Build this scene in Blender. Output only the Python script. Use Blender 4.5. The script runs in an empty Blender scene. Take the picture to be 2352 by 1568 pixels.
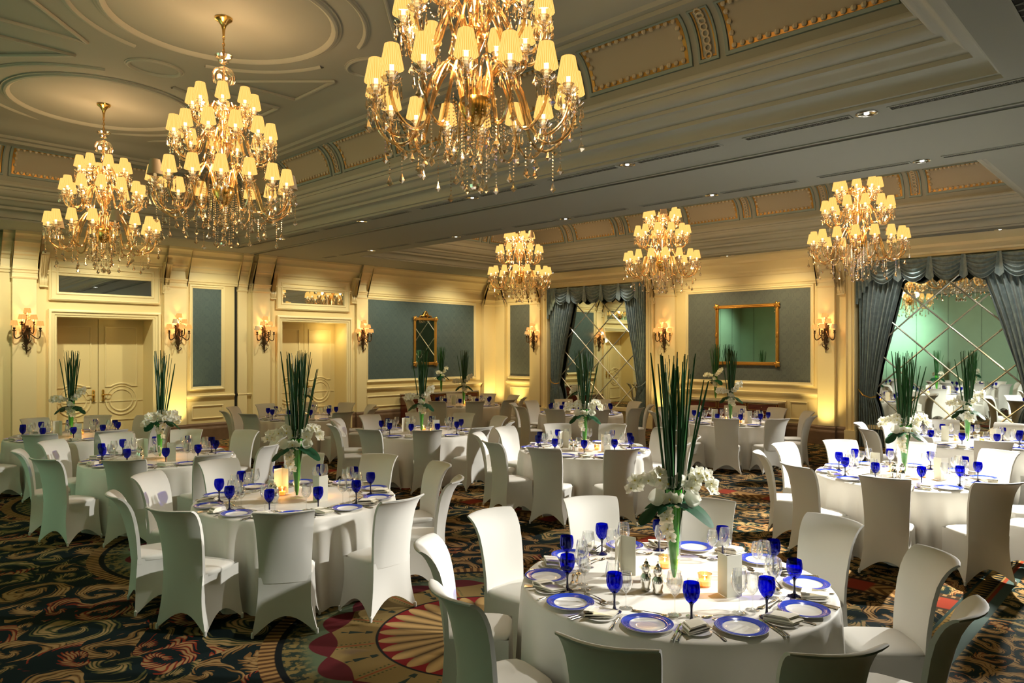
import bpy, bmesh, math, random
from math import sin, cos, pi, radians as R, atan2, sqrt, hypot
from mathutils import Vector, Matrix, noise
random.seed(7)
S = bpy.context.scene
COL = S.collection

# ------------------------------------------------------------------ camera, light, exposure
CAM_H = 2.15
cam_d = bpy.data.cameras.new('camera')
cam = bpy.data.objects.new('camera', cam_d); COL.objects.link(cam)
cam.location = (0, 0, CAM_H)
cam.rotation_euler = (R(90), 0, R(44.0 - 90))
cam_d.sensor_width = 36.0
cam_d.lens = 1661 / 2352 * 36
cam_d.shift_y = (802 - 784) / 2352
cam_d.clip_start = 0.05; cam_d.clip_end = 200
S.camera = cam
vs = S.view_settings
vs.view_transform = 'Standard'; vs.look = 'None'; vs.gamma = 1.0; vs.use_curve_mapping = False
vs.exposure = 0.0
w = bpy.data.worlds.new('world'); S.world = w; w.use_nodes = True
w.node_tree.nodes['Background'].inputs[0].default_value = (0.5, 0.6, 0.55, 1)
w.node_tree.nodes['Background'].inputs[1].default_value = 0.0
S.cycles.max_bounces = 8; S.cycles.transparent_max_bounces = 24
S.cycles.caustics_reflective = False; S.cycles.caustics_refractive = False

YL, XM, ZC = 17.0, 16.8, 4.45          # doors wall, mirrors wall, soffit height
XG, YR = -0.6, -0.9                    # green wall, wall behind the camera
ZH = 5.98                              # coffer ceiling

def lamp(name, kind, loc, power, color=(1, 1, 1), size=0.1, target=None, spot=60, blend=0.5, size_y=None):
    d = bpy.data.lights.new(name, kind); d.energy = power; d.color = color
    if kind == 'AREA':
        d.size = size
        if size_y: d.shape = 'RECTANGLE'; d.size_y = size_y
    else: d.shadow_soft_size = size
    if kind == 'SPOT': d.spot_size = R(spot); d.spot_blend = blend
    o = bpy.data.objects.new(name, d); COL.objects.link(o); o.location = loc
    if target is not None:
        o.rotation_euler = (Vector(target) - Vector(loc)).to_track_quat('-Z', 'Y').to_euler()
    return o
WARM = (1.0, 0.68, 0.36); AMBER = (1.0, 0.74, 0.28); COOL = (0.93, 1.0, 0.93)
# studio spot standing out of frame on the right, the hard white light of the photograph
lamp('key_spotlight', 'SPOT', (16.1, 0.5, 3.6), 6600, (1.0, 0.97, 0.90), 0.10, (8.4, 3.9, 0.3), 60, 0.75)
# a second, softer one, raking the nearest tables
lamp('side_spotlight', 'SPOT', (6.5, -0.5, 3.3), 1700, (1.0, 0.97, 0.9), 0.08, (3.70, 3.1, 0.75), 31, 0.5)
# wash on the green wall, whose bounce fills the near side
lamp('green_wall_wash', 'SPOT', (1.8, 9.9, 3.4), 900, (0.72, 1.0, 0.85), 0.2, (XG, 9.9, 2.9), 90, 1.0)
lamp('green_wall_wash', 'SPOT', (2.2, 3.4, 4.2), 40, (0.85, 1.0, 0.85), 0.2, (XG, 3.0, 2.2), 120, 1.0)

# pin spots from the ceiling on to the table tops
for x_, y_, p_ in ((3.79, 2.31, 85), (3.47, 6.15, 75), (3.52, 9.65, 40), (3.42, 13.1, 22), (7.62, 13.3, 25), (7.66, 9.5, 70), (12.1, 13.35, 40), (7.95, 6.27, 230), (12.35, 9.85, 110), (12.85, 6.6, 170), (8.72, 2.42, 900), (12.45, 2.6, 90)):
    lamp('table_pin_spot', 'SPOT', (x_ + 1.3, y_ - .5, ZC - .1), p_ * 3.6, (1.0, 0.94, 0.84), 0.05, (x_, y_, .76), 52 if p_ > 300 else 44, 0.6)
lamp('green_wall_wash', 'SPOT', (1.4, 15.0, 4.2), 260, (0.80, 1.0, 0.82), 0.1, (1.2, YL, 2.6), 90, 1.0)
# fill spots without fittings, added to brighten the two far walls
for x_ in (3.4, 5.1, 7.3, 9.9, 12.2, 14.6):
    lamp('wall_fill_spot', 'SPOT', (x_, YL - 1.7, ZC - .06), 235, (1.0, 0.93, 0.62), 0.05, (x_, YL, 1.9), 100, 1.0)
for y_ in (15.7, 9.4, 7.2, 1.0):
    lamp('wall_fill_spot', 'SPOT', (XM - 1.6, y_, ZC - .06), 230, (1.0, 0.78, 0.40), 0.05, (XM, y_, 1.9), 100, 1.0)
for y_ in (13.9, 11.8, 4.9, 2.8):
    lamp('drape_spot', 'SPOT', (XM - 1.0, y_, ZC - .06), 75, (1.0, 0.93, 0.80), 0.03, (XM - .05, y_, 2.6), 62, 0.8)

# ------------------------------------------------------------------ materials
def mat(name):
    m = bpy.data.materials.new(name); m.use_nodes = True
    nt = m.node_tree; nt.nodes.clear()
    out = nt.nodes.new('ShaderNodeOutputMaterial')
    return m, nt, out
def principled(name, col, rough=0.5, metal=0.0, bump=0.0, bscale=60, spec=0.5, var=0.0, vscale=3.0, emis=None, estr=0, sheen=0, coat=0):
    m, nt, out = mat(name)
    b = nt.nodes.new('ShaderNodeBsdfPrincipled')
    b.inputs['Base Color'].default_value = (*col, 1); b.inputs['Roughness'].default_value = rough
    b.inputs['Metallic'].default_value = metal; b.inputs['Specular IOR Level'].default_value = spec
    b.inputs['Sheen Weight'].default_value = sheen; b.inputs['Coat Weight'].default_value = coat
    if emis: b.inputs['Emission Color'].default_value = (*emis, 1); b.inputs['Emission Strength'].default_value = estr
    nt.links.new(b.outputs[0], out.inputs[0])
    tc = None
    if bump or var:
        tc = nt.nodes.new('ShaderNodeTexCoord')
    if bump:
        n = nt.nodes.new('ShaderNodeTexNoise'); n.inputs['Scale'].default_value = bscale; n.inputs['Detail'].default_value = 3
        nt.links.new(tc.outputs['Object'], n.inputs['Vector'])
        bp = nt.nodes.new('ShaderNodeBump'); bp.inputs['Strength'].default_value = bump; bp.inputs['Distance'].default_value = 0.01
        nt.links.new(n.outputs[0], bp.inputs['Height']); nt.links.new(bp.outputs[0], b.inputs['Normal'])
    if var:
        n = nt.nodes.new('ShaderNodeTexNoise'); n.inputs['Scale'].default_value = vscale; n.inputs['Detail'].default_value = 4
        nt.links.new(tc.outputs['Object'], n.inputs['Vector'])
        mx = nt.nodes.new('ShaderNodeMixRGB'); mx.blend_type = 'MIX'
        mx.inputs[1].default_value = (*[c * (1 - var) for c in col], 1); mx.inputs[2].default_value = (*[min(1, c * (1 + var)) for c in col], 1)
        nt.links.new(n.outputs[0], mx.inputs[0]); nt.links.new(mx.outputs[0], b.inputs['Base Color'])
    return m
def clear_glass(name, tint, rough=0.02, refl=0.9, facing=0.35, min_refl=0.06, max_refl=0.85):
    """thin-walled glass: see-through with reflections growing towards the edge"""
    m, nt, out = mat(name)
    t = nt.nodes.new('ShaderNodeBsdfTransparent'); t.inputs[0].default_value = (*tint, 1)
    g = nt.nodes.new('ShaderNodeBsdfGlossy'); g.inputs['Color'].default_value = (*refl, 1) if isinstance(refl, tuple) else (refl, refl, refl, 1); g.inputs['Roughness'].default_value = rough
    lw = nt.nodes.new('ShaderNodeLayerWeight'); lw.inputs[0].default_value = facing
    mr = nt.nodes.new('ShaderNodeMapRange'); mr.inputs['To Min'].default_value = min_refl; mr.inputs['To Max'].default_value = max_refl
    nt.links.new(lw.outputs['Facing'], mr.inputs['Value'])
    mx = nt.nodes.new('ShaderNodeMixShader')
    nt.links.new(mr.outputs[0], mx.inputs[0]); nt.links.new(t.outputs[0], mx.inputs[1]); nt.links.new(g.outputs[0], mx.inputs[2])
    nt.links.new(mx.outputs[0], out.inputs[0])
    return m
def emissive(name, col, strength, back=None):
    m, nt, out = mat(name)
    e = nt.nodes.new('ShaderNodeEmission'); e.inputs[0].default_value = (*col, 1); e.inputs[1].default_value = strength
    nt.links.new(e.outputs[0], out.inputs[0])
    return m
def pleated_shade(name, lo, hi, strength, n=34):
    """lit fabric lamp shade with radial pleats"""
    m, nt, out = mat(name)
    tc = nt.nodes.new('ShaderNodeTexCoord'); sp = nt.nodes.new('ShaderNodeSeparateXYZ'); nt.links.new(tc.outputs['Object'], sp.inputs[0])
    at = nt.nodes.new('ShaderNodeMath'); at.operation = 'ARCTAN2'; nt.links.new(sp.outputs[0], at.inputs[0]); nt.links.new(sp.outputs[1], at.inputs[1])
    mu = nt.nodes.new('ShaderNodeMath'); mu.operation = 'MULTIPLY'; mu.inputs[1].default_value = n; nt.links.new(at.outputs[0], mu.inputs[0])
    si = nt.nodes.new('ShaderNodeMath'); si.operation = 'SINE'; nt.links.new(mu.outputs[0], si.inputs[0])
    mr = nt.nodes.new('ShaderNodeMapRange'); mr.inputs['From Min'].default_value = -1; mr.inputs['From Max'].default_value = 1
    mr.inputs['To Min'].default_value = 0.0; mr.inputs['To Max'].default_value = 1.0; nt.links.new(si.outputs[0], mr.inputs['Value'])
    mx = nt.nodes.new('ShaderNodeMixRGB'); mx.inputs[1].default_value = (*lo, 1); mx.inputs[2].default_value = (*hi, 1); nt.links.new(mr.outputs[0], mx.inputs[0])
    e = nt.nodes.new('ShaderNodeEmission'); e.inputs[1].default_value = strength; nt.links.new(mx.outputs[0], e.inputs[0])
    nt.links.new(e.outputs[0], out.inputs[0])
    return m

def petal_material():
    m, nt, out = mat('white_orchid_petal')
    d = nt.nodes.new('ShaderNodeBsdfDiffuse'); d.inputs[0].default_value = (0.93, 0.92, 0.84, 1)
    t = nt.nodes.new('ShaderNodeBsdfTranslucent'); t.inputs[0].default_value = (0.95, 0.94, 0.80, 1)
    mx = nt.nodes.new('ShaderNodeMixShader'); mx.inputs[0].default_value = 0.45
    nt.links.new(d.outputs[0], mx.inputs[1]); nt.links.new(t.outputs[0], mx.inputs[2]); nt.links.new(mx.outputs[0], out.inputs[0])
    return m

class N:
    """small helper for writing node maths"""
    def __init__(s, nt): s.nt = nt
    def m(s, op, a, b=None, c=None):
        n = s.nt.nodes.new('ShaderNodeMath'); n.operation = op
        for i, v in enumerate((a, b, c)):
            if v is None: continue
            if isinstance(v, (int, float)): n.inputs[i].default_value = v
            else: s.nt.links.new(v, n.inputs[i])
        return n.outputs[0]
    def add(s, a, b): return s.m('ADD', a, b)
    def sub(s, a, b): return s.m('SUBTRACT', a, b)
    def mul(s, a, b): return s.m('MULTIPLY', a, b)
    def sin(s, a): return s.m('SINE', a)
    def step(s, a, lo, hi):
        n = s.nt.nodes.new('ShaderNodeMapRange'); n.interpolation_type = 'SMOOTHSTEP'
        s.nt.links.new(a, n.inputs['Value']); n.inputs['From Min'].default_value = lo; n.inputs['From Max'].default_value = hi
        return n.outputs[0]
    def band(s, a, lo, hi, e=0.01):
        return s.mul(s.step(a, lo - e, lo + e), s.sub(1, s.step(a, hi - e, hi + e)))
    def mix(s, f, a, b):
        n = s.nt.nodes.new('ShaderNodeMixRGB')
        if isinstance(f, (int, float)): n.inputs[0].default_value = f
        else: s.nt.links.new(f, n.inputs[0])
        for i, v in ((1, a), (2, b)):
            if isinstance(v, tuple): n.inputs[i].default_value = (*v, 1)
            else: s.nt.links.new(v, n.inputs[i])
        return n.outputs[0]
    def comb(s, x, y, z=0.0):
        n = s.nt.nodes.new('ShaderNodeCombineXYZ')
        for i, v in enumerate((x, y, z)):
            if isinstance(v, (int, float)): n.inputs[i].default_value = v
            else: s.nt.links.new(v, n.inputs[i])
        return n.outputs[0]
    def noise(s, vec, scale, detail=3, rough=0.5):
        n = s.nt.nodes.new('ShaderNodeTexNoise'); n.inputs['Scale'].default_value = scale; n.inputs['Detail'].default_value = detail
        n.inputs['Roughness'].default_value = rough; s.nt.links.new(vec, n.inputs['Vector']); return n.outputs[0]
    def sep(s, v):
        n = s.nt.nodes.new('ShaderNodeSeparateXYZ'); s.nt.links.new(v, n.inputs[0]); return n.outputs
    def vor(s, vec, scale, rnd=0.8, feature='F1'):
        n = s.nt.nodes.new('ShaderNodeTexVoronoi'); n.feature = feature; n.inputs['Scale'].default_value = scale
        n.inputs['Randomness'].default_value = rnd; s.nt.links.new(vec, n.inputs['Vector']); return n.outputs

def scrolls(h, X, Y, scale, warp, thick, ground, gold, light, second, red, seed):
    """acanthus scrolls: a spiral round every Voronoi cell, leaf-cut edges, shaded across the stroke"""
    v = h.comb(X, Y, seed)
    n1 = h.noise(v, scale * 0.9, 2); n2 = h.noise(h.comb(Y, X, seed + 5), scale * 0.9, 2)
    wx = h.add(X, h.mul(h.sub(n1, 0.5), warp)); wy = h.add(Y, h.mul(h.sub(n2, 0.5), warp))
    vo = h.vor(h.comb(wx, wy, 0.0), scale, 0.75)
    px, py, _ = h.sep(vo['Position'])
    # position comes back in texture space scale; convert
    dx = h.sub(wx, px); dy = h.sub(wy, py)
    ang = h.m('ARCTAN2', dy, dx); r = h.m('SQRT', h.add(h.mul(dx, dx), h.mul(dy, dy)))
    cr, cg, cb = h.sep(vo['Color'])
    sgn = h.sub(h.mul(h.m('ROUND', cr), 2), 1)
    ph = h.add(h.mul(h.mul(ang, sgn), 1.0), h.mul(h.m('POWER', h.mul(r, scale), 0.7), 13.0))
    # leaf cuts along the spiral
    cut = h.mul(h.m('ABSOLUTE', h.sin(h.add(h.mul(ang, 6.0), h.mul(r, scale * 34)))), 1.0)
    st = h.sin(ph)
    stroke = h.add(st, h.mul(h.sub(cut, 0.5), 1.5))
    fine = h.noise(h.comb(wx, wy, seed + 9), scale * 7, 2)
    stroke = h.add(stroke, h.mul(h.sub(fine, 0.5), 1.3))
    mask = h.step(stroke, 0.28 - thick, 0.40 - thick)
    core = h.step(stroke, 0.75 - thick, 1.35 - thick)
    c = h.mix(h.step(cg, 0.55, 0.6), gold, second)
    c = h.mix(h.step(cb, 0.80, 0.84), c, red)
    c = h.mix(h.mul(core, 0.85), c, light)
    return h.mix(mask, ground, c)

def carpet_material():
    m, nt, out = mat('patterned_carpet')
    h = N(nt)
    tc = nt.nodes.new('ShaderNodeTexCoord'); X, Y, Z = h.sep(tc.outputs['Object'])
    dark = (0.006, 0.013, 0.016); teal = (0.004, 0.012, 0.013)
    gold = (0.20, 0.10, 0.03); light = (0.38, 0.24, 0.10); olive = (0.08, 0.08, 0.026); red = (0.22, 0.026, 0.010)
    A = scrolls(h, X, Y, 2.15, 0.5, 0.03, teal, gold, light, olive, red, 0.0)
    B = scrolls(h, X, Y, 3.6, 0.35, 0.22, (0.008, 0.022, 0.02), (0.27, 0.15, 0.045), (0.48, 0.3, 0.12), (0.13, 0.12, 0.04), (0.25, 0.08, 0.02), 3.0)
    # medallions on a 3.7 m pitch down the near bay and the far bay
    def medallions(col, cx, oy):
        lx = h.sub(X, cx)
        k = h.m('ROUND', h.m('DIVIDE', h.sub(Y, oy), 3.7))
        ly = h.sub(h.sub(Y, oy), h.mul(k, 3.7))
        r = h.m('SQRT', h.add(h.mul(lx, lx), h.mul(ly, ly))); a = h.m('ARCTAN2', ly, lx)
        tan = (0.24, 0.16, 0.055)
        # rope ring
        rope = h.mix(h.step(h.sin(h.mul(a, 150)), -0.5, 0.3), (0.10, 0.045, 0.015), (0.36, 0.20, 0.07))
        floral = h.mix(h.step(h.noise(h.comb(lx, ly, 2.0), 16, 3), 0.45, 0.55), (0.022, 0.034, 0.022), (0.20, 0.14, 0.045))
        floral = h.mix(h.step(r, 1.22, 1.36), (0.10, 0.13, 0.07), floral)
        scal = h.add(1.14, h.mul(h.m('ABSOLUTE', h.sin(h.mul(a, 8))), 0.12))
        scal_in = h.sub(h.mul(h.m('ABSOLUTE', h.sin(h.mul(a, 8))), -0.07), -1.13)
        # tan field with green sprigs and red darts
        sector = h.m('ABSOLUTE', h.sin(h.mul(a, 6)))
        dart = h.mul(h.sub(1, h.step(h.mul(sector, r), 0.035, 0.05)), h.band(r, 0.80, 1.16, 0.01))
        sector2 = h.m('ABSOLUTE', h.sin(h.add(h.mul(a, 6), pi / 2)))
        tri = h.m('FRACT', h.mul(r, 8.0))
        star = h.mul(h.sub(1, h.step(h.sub(h.mul(sector2, r), h.mul(tri, 0.16)), 0.0, 0.015)), h.band(r, 0.82, 1.06, 0.01))
        leafc = h.m('ABSOLUTE', h.sub(h.mul(sector, r), 0.20))
        leaf = h.mul(h.mul(h.sub(1, h.step(leafc, 0.04, 0.055)), h.step(h.sin(h.mul(r, 190)), -0.1, 0.3)), h.band(r, 0.82, 1.08, 0.01))
        field = h.mix(h.mul(dart, 0.9), tan, (0.30, 0.055, 0.02))
        field = h.mix(h.mul(star, 0.95), field, (0.012, 0.03, 0.025))
        field = h.mix(h.mul(leaf, 0.9), field, (0.05, 0.075, 0.025))
        # fan of flutes with dark red tips
        fl = h.m('ABSOLUTE', h.sin(h.mul(a, 14)))
        fan = h.mix(fl, (0.05, 0.028, 0.01), (0.46, 0.29, 0.11))
        tip = h.step(h.sub(r, h.add(0.60, h.mul(h.sub(1, fl), -0.0))), 0, 0.01)
        tipm = h.step(h.sub(r, h.sub(0.77, h.mul(h.sub(1, fl), 0.14))), -0.004, 0.004)
        fan = h.mix(tipm, fan, (0.20, 0.012, 0.012))
        hub = h.mix(h.step(h.noise(h.comb(lx, ly, 1.0), 22, 2), 0.45, 0.55), (0.04, 0.07, 0.03), (0.5, 0.33, 0.14))
        c = h.mix(h.step(r, 0.19, 0.20), hub, fan)
        c = h.mix(h.step(r, 0.765, 0.775), c, (0.01, 0.012, 0.01))
        c = h.mix(h.step(r, 0.785, 0.795), c, field)
        c = h.mix(h.step(h.sub(r, scal_in), -0.004, 0.004), c, (0.10, 0.012, 0.014))
        c = h.mix(h.step(h.sub(r, scal), 0.0, 0.01), c, floral)
        c = h.mix(h.step(r, 1.44, 1.45), c, (0.006, 0.008, 0.008))
        c = h.mix(h.step(r, 1.49, 1.50), c, rope)
        inside = h.sub(1, h.step(r, 1.60, 1.61))
        inside = h.mul(inside, h.step(Y, 2.0, 2.001))
        return h.mix(inside, col, c)
    A = medallions(A, 3.8, 4.0)
    def band(col, x0, x1, axis, other):
        """gold shells between red blocks, edged with rope lines"""
        t = h.m('FRACT', h.mul(other, 1.35))
        u = h.m('DIVIDE', h.sub(axis, x0), x1 - x0)
        shell = h.mix(h.step(h.sin(h.add(h.mul(t, 40), h.mul(h.m('ABSOLUTE', h.sub(u, 0.5)), 26))), -0.3, 0.4), (0.16, 0.075, 0.02), (0.47, 0.27, 0.09))
        core = h.mix(h.band(t, 0.28, 0.98, 0.03), (0.32, 0.045, 0.02), shell)
        bg = (0.045, 0.03, 0.018)
        c = h.mix(h.band(u, 0.22, 0.78, 0.03), bg, core)
        rope = h.mix(h.step(h.sin(h.mul(other, 95)), -0.3, 0.3), (0.07, 0.035, 0.012), (0.33, 0.2, 0.08))
        c = h.mix(h.band(u, 0.03, 0.13, 0.01), c, rope); c = h.mix(h.band(u, 0.87, 0.97, 0.01), c, rope)
        return h.mix(h.band(axis, x0, x1, 0.004), col, c)
    col = h.mix(h.band(X, 7.15, 9.87, 0.003), A, B)
    col = band(col, 6.70, 7.22, X, Y)
    col = band(col, 9.82, 10.42, X, Y)
    # border that runs past the near tables
    saw = h.m('FRACT', h.mul(X, 13.0))
    sawm = h.step(h.sub(h.m('ABSOLUTE', h.sub(saw, 0.5)), h.mul(h.sub(Y, 1.395), 3.6)), 0.0, 0.04)
    sawc = h.mix(sawm, (0.30, 0.185, 0.05), (0.012, 0.014, 0.01))
    col = h.mix(h.band(Y, 1.395, 1.525, 0.003), col, sawc)
    col = h.mix(h.band(Y, 1.525, 1.55, 0.003), col, (0.04, 0.07, 0.06))
    col = h.mix(h.band(Y, 1.38, 1.397, 0.002), col, (0.26, 0.16, 0.05))
    col = h.mix(h.band(Y, 1.35, 1.382, 0.002), col, (0.27, 0.045, 0.015))
    col = h.mix(h.band(Y, 1.27, 1.352, 0.003), col, (0.085, 0.13, 0.112))
    col = h.mix(h.sub(1, h.step(Y, 1.267, 1.273)), col, B)
    # weave
    wv = h.noise(tc.outputs['Object'], 420, 2)
    col = h.mix(h.mul(h.step(wv, 0.35, 0.65), 0.25), col, (0.01, 0.01, 0.01))
    b = nt.nodes.new('ShaderNodeBsdfPrincipled'); b.inputs['Roughness'].default_value = 0.95; b.inputs['Specular IOR Level'].default_value = 0.1
    nt.links.new(col, b.inputs['Base Color'])
    bp = nt.nodes.new('ShaderNodeBump'); bp.inputs['Strength'].default_value = 0.5; bp.inputs['Distance'].default_value = 0.004
    nt.links.new(wv, bp.inputs['Height']); nt.links.new(bp.outputs[0], b.inputs['Normal'])
    nt.links.new(b.outputs[0], out.inputs[0])
    return m

def damask_material(name, base, pat, wall):
    m, nt, out = mat(name); h = N(nt)
    tc = nt.nodes.new('ShaderNodeTexCoord'); x, y, z = h.sep(tc.outputs['Object'])
    a = x if wall == 'x' else y
    # ogee lattice with a curled motif in every cell
    s = 3.1
    u = h.mul(a, s); v = h.mul(z, s * 0.8)
    og = h.add(h.sin(h.mul(u, 2 * pi)), h.mul(h.sin(h.mul(v, 2 * pi)), 1.0))
    og2 = h.m('ABSOLUTE', og)
    n = h.noise(h.comb(h.m('ABSOLUTE', h.sin(h.mul(u, pi))), h.m('ABSOLUTE', h.sin(h.mul(v, pi))), 0.0), 5.5, 3)
    f = h.step(h.add(h.mul(n, 1.4), h.mul(h.sub(1, h.step(og2, 0.1, 0.25)), 0.5)), 0.62, 0.78)
    col = h.mix(f, base, pat)
    b = nt.nodes.new('ShaderNodeBsdfPrincipled'); nt.links.new(col, b.inputs['Base Color'])
    nt.links.new(h.add(0.62, h.mul(f, -0.22)), b.inputs['Roughness']); b.inputs['Specular IOR Level'].default_value = 0.35
    nt.links.new(b.outputs[0], out.inputs[0]); return m

def drape_material():
    m, nt, out = mat('teal_damask_silk'); h = N(nt)
    tc = nt.nodes.new('ShaderNodeTexCoord'); x, y, z = h.sep(tc.outputs['Object'])
    n = h.noise(h.comb(h.mul(y, 1.0), h.mul(z, 0.55), 0.0), 16, 4, 0.6)
    col = h.mix(h.step(n, 0.46, 0.56), (0.17, 0.235, 0.245), (0.23, 0.30, 0.305))
    b = nt.nodes.new('ShaderNodeBsdfPrincipled'); nt.links.new(col, b.inputs['Base Color'])
    b.inputs['Roughness'].default_value = 0.42; b.inputs['Sheen Weight'].default_value = 0.3; b.inputs['Specular IOR Level'].default_value = 0.6
    nt.links.new(b.outputs[0], out.inputs[0]); return m

def wood_material():
    m, nt, out = mat('mahogany'); h = N(nt)
    tc = nt.nodes.new('ShaderNodeTexCoord'); x, y, z = h.sep(tc.outputs['Object'])
    n = h.noise(h.comb(h.mul(x, 1.0), h.mul(y, 1.0), h.mul(z, 9)), 4, 5, 0.6)
    col = h.mix(n, (0.035, 0.006, 0.004), (0.17, 0.03, 0.015))
    b = nt.nodes.new('ShaderNodeBsdfPrincipled'); nt.links.new(col, b.inputs['Base Color']); b.inputs['Roughness'].default_value = 0.22
    b.inputs['Coat Weight'].default_value = 0.5
    nt.links.new(b.outputs[0], out.inputs[0]); return m

M = dict(
    cream=principled('cream_wall_paint', (0.76, 0.63, 0.34), 0.45, bump=0.03, bscale=90),
    creamtrim=principled('cream_trim_paint', (0.80, 0.68, 0.40), 0.38),
    ceil=principled('ceiling_plaster', (0.30, 0.32, 0.28), 0.85, bump=0.04, bscale=50),
    ceiltrim=principled('ceiling_moulding_paint', (0.36, 0.38, 0.33), 0.7),
    panelpl=principled('cove_panel_plaster', (0.34, 0.32, 0.25), 0.75),
    bluegrey=principled('blue_grey_paint', (0.20, 0.27, 0.26), 0.6),
    gilt=principled('old_gilding', (0.42, 0.24, 0.05), 0.42, metal=0.55),
    leafpl=principled('plaster_egg_and_dart', (0.50, 0.45, 0.33), 0.7),
    green=principled('green_fabric_wall', (0.30, 0.46, 0.32), 0.85, var=0.08, vscale=2.0),
    backfabric=principled('low_bounce_green_fabric', (0.06, 0.10, 0.075), 0.9),  # dark colour picked to cut bounce off the unseen back wall
    base=principled('brown_marble', (0.16, 0.10, 0.065), 0.35, var=0.3, vscale=7),
    damaskx=damask_material('blue_damask', (0.065, 0.098, 0.108), (0.078, 0.115, 0.122), 'x'),
    damasky=damask_material('grey_damask', (0.092, 0.108, 0.108), (0.11, 0.127, 0.124), 'y'),
    carpet=carpet_material(), drape=drape_material(), wood=wood_material(),
    chair=principled('white_spandex', (0.70, 0.69, 0.64), 0.62, bump=0.05, bscale=700, sheen=0.15),
    cloth=principled('white_damask_linen', (0.74, 0.72, 0.66), 0.6, bump=0.05, bscale=500),
    napkin=principled('cream_napkin_linen', (0.80, 0.76, 0.64), 0.75, bump=0.06, bscale=400),
    china=principled('white_china', (0.84, 0.83, 0.80), 0.12, coat=0.4),
    blueband=principled('cobalt_glaze', (0.022, 0.06, 0.50), 0.15, coat=0.5),
    silver=principled('polished_silver', (0.86, 0.84, 0.79), 0.13, metal=1.0),
    card=principled('ivory_card', (0.84, 0.82, 0.70), 0.7),
    brass=principled('polished_brass', (0.80, 0.52, 0.16), 0.22, metal=1.0),
    bronze=principled('dark_bronze', (0.085, 0.055, 0.03), 0.4, metal=0.8),
    giltframe=principled('gilt_frame', (0.50, 0.25, 0.05), 0.3, metal=0.75, bump=0.3, bscale=40),
    marble=principled('grey_marble_top', (0.42, 0.37, 0.31), 0.25, var=0.3, vscale=12),
    glass=clear_glass('clear_glass', (0.985, 0.99, 0.99), facing=0.30, min_refl=0.05, max_refl=0.9),
    vaseglass=clear_glass('vase_glass', (0.98, 0.99, 0.98), facing=0.18, min_refl=0.03, max_refl=0.5),
    crystal=clear_glass('cut_crystal', (0.97, 0.92, 0.84), rough=0.05, refl=(1.0, 0.93, 0.84), facing=0.55, min_refl=0.42),
    amberarm=clear_glass('gold_lit_glass_arm', (0.96, 0.84, 0.66), rough=0.10, refl=(1.0, 0.84, 0.62), facing=0.5, min_refl=0.28),
    blueglass=clear_glass('cobalt_glass', (0.025, 0.06, 0.80), rough=0.03, refl=(0.5, 0.55, 1.0), facing=0.12, min_refl=0.03, max_refl=0.40),
    bluestem=principled('dark_cobalt_stem', (0.004, 0.006, 0.05), 0.08, coat=0.5),
    mirror=principled('mirror_silvering', (0.74, 0.80, 0.74), 0.015, metal=1.0),
    bevel=principled('mirror_bevel', (0.88, 0.93, 0.82), 0.28, metal=0.75),
    darkgap=principled('dark_void', (0.012, 0.012, 0.010), 0.9),
    track=principled('dark_metal_track', (0.03, 0.032, 0.028), 0.5),
    grille=principled('white_grille', (0.20, 0.21, 0.19), 0.6),
    shade=pleated_shade('lit_pleated_shade', (1.0, 0.42, 0.07), (1.0, 0.66, 0.20), 1.35),
    shadeoff=principled('unlit_pleated_shade', (0.55, 0.44, 0.30), 0.8),
    shadein=emissive('shade_inner_glow', (1.0, 0.80, 0.42), 2.6),
    sshade=pleated_shade('lit_salmon_shade', (1.0, 0.26, 0.05), (1.0, 0.50, 0.14), 1.35, 24),
    sleeve=principled('ivory_candle_sleeve', (0.85, 0.72, 0.45), 0.5, emis=(1, 0.6, 0.25), estr=0.5),
    flame=emissive('candle_flame', (1.0, 0.62, 0.2), 30),
    wax=principled('glowing_candle_wax', (0.9, 0.62, 0.3), 0.5, emis=(1.0, 0.42, 0.08), estr=1.6),
    amberglass=clear_glass('votive_glass', (1.0, 0.82, 0.5), facing=0.35, min_refl=0.08),
    blade=principled('dark_green_blade', (0.014, 0.075, 0.016), 0.36, var=0.45, vscale=22),
    stemgreen=principled('bright_rolled_leaf', (0.045, 0.34, 0.012), 0.4, var=0.4, vscale=25),
    bigleaf=principled('monstera_leaf', (0.006, 0.045, 0.018), 0.6, spec=0.08),
    petal=petal_material(),
    throat=principled('yellow_orchid_throat', (0.75, 0.60, 0.10), 0.5),
    bud=principled('pale_green_bud', (0.45, 0.58, 0.16), 0.5),
    downlight=principled('downlight_reflector', (0.8, 0.82, 0.78), 0.12, metal=1.0),
    bulb=emissive('downlight_bulb', (1.0, 0.98, 0.92), 2.5),
)

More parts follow.
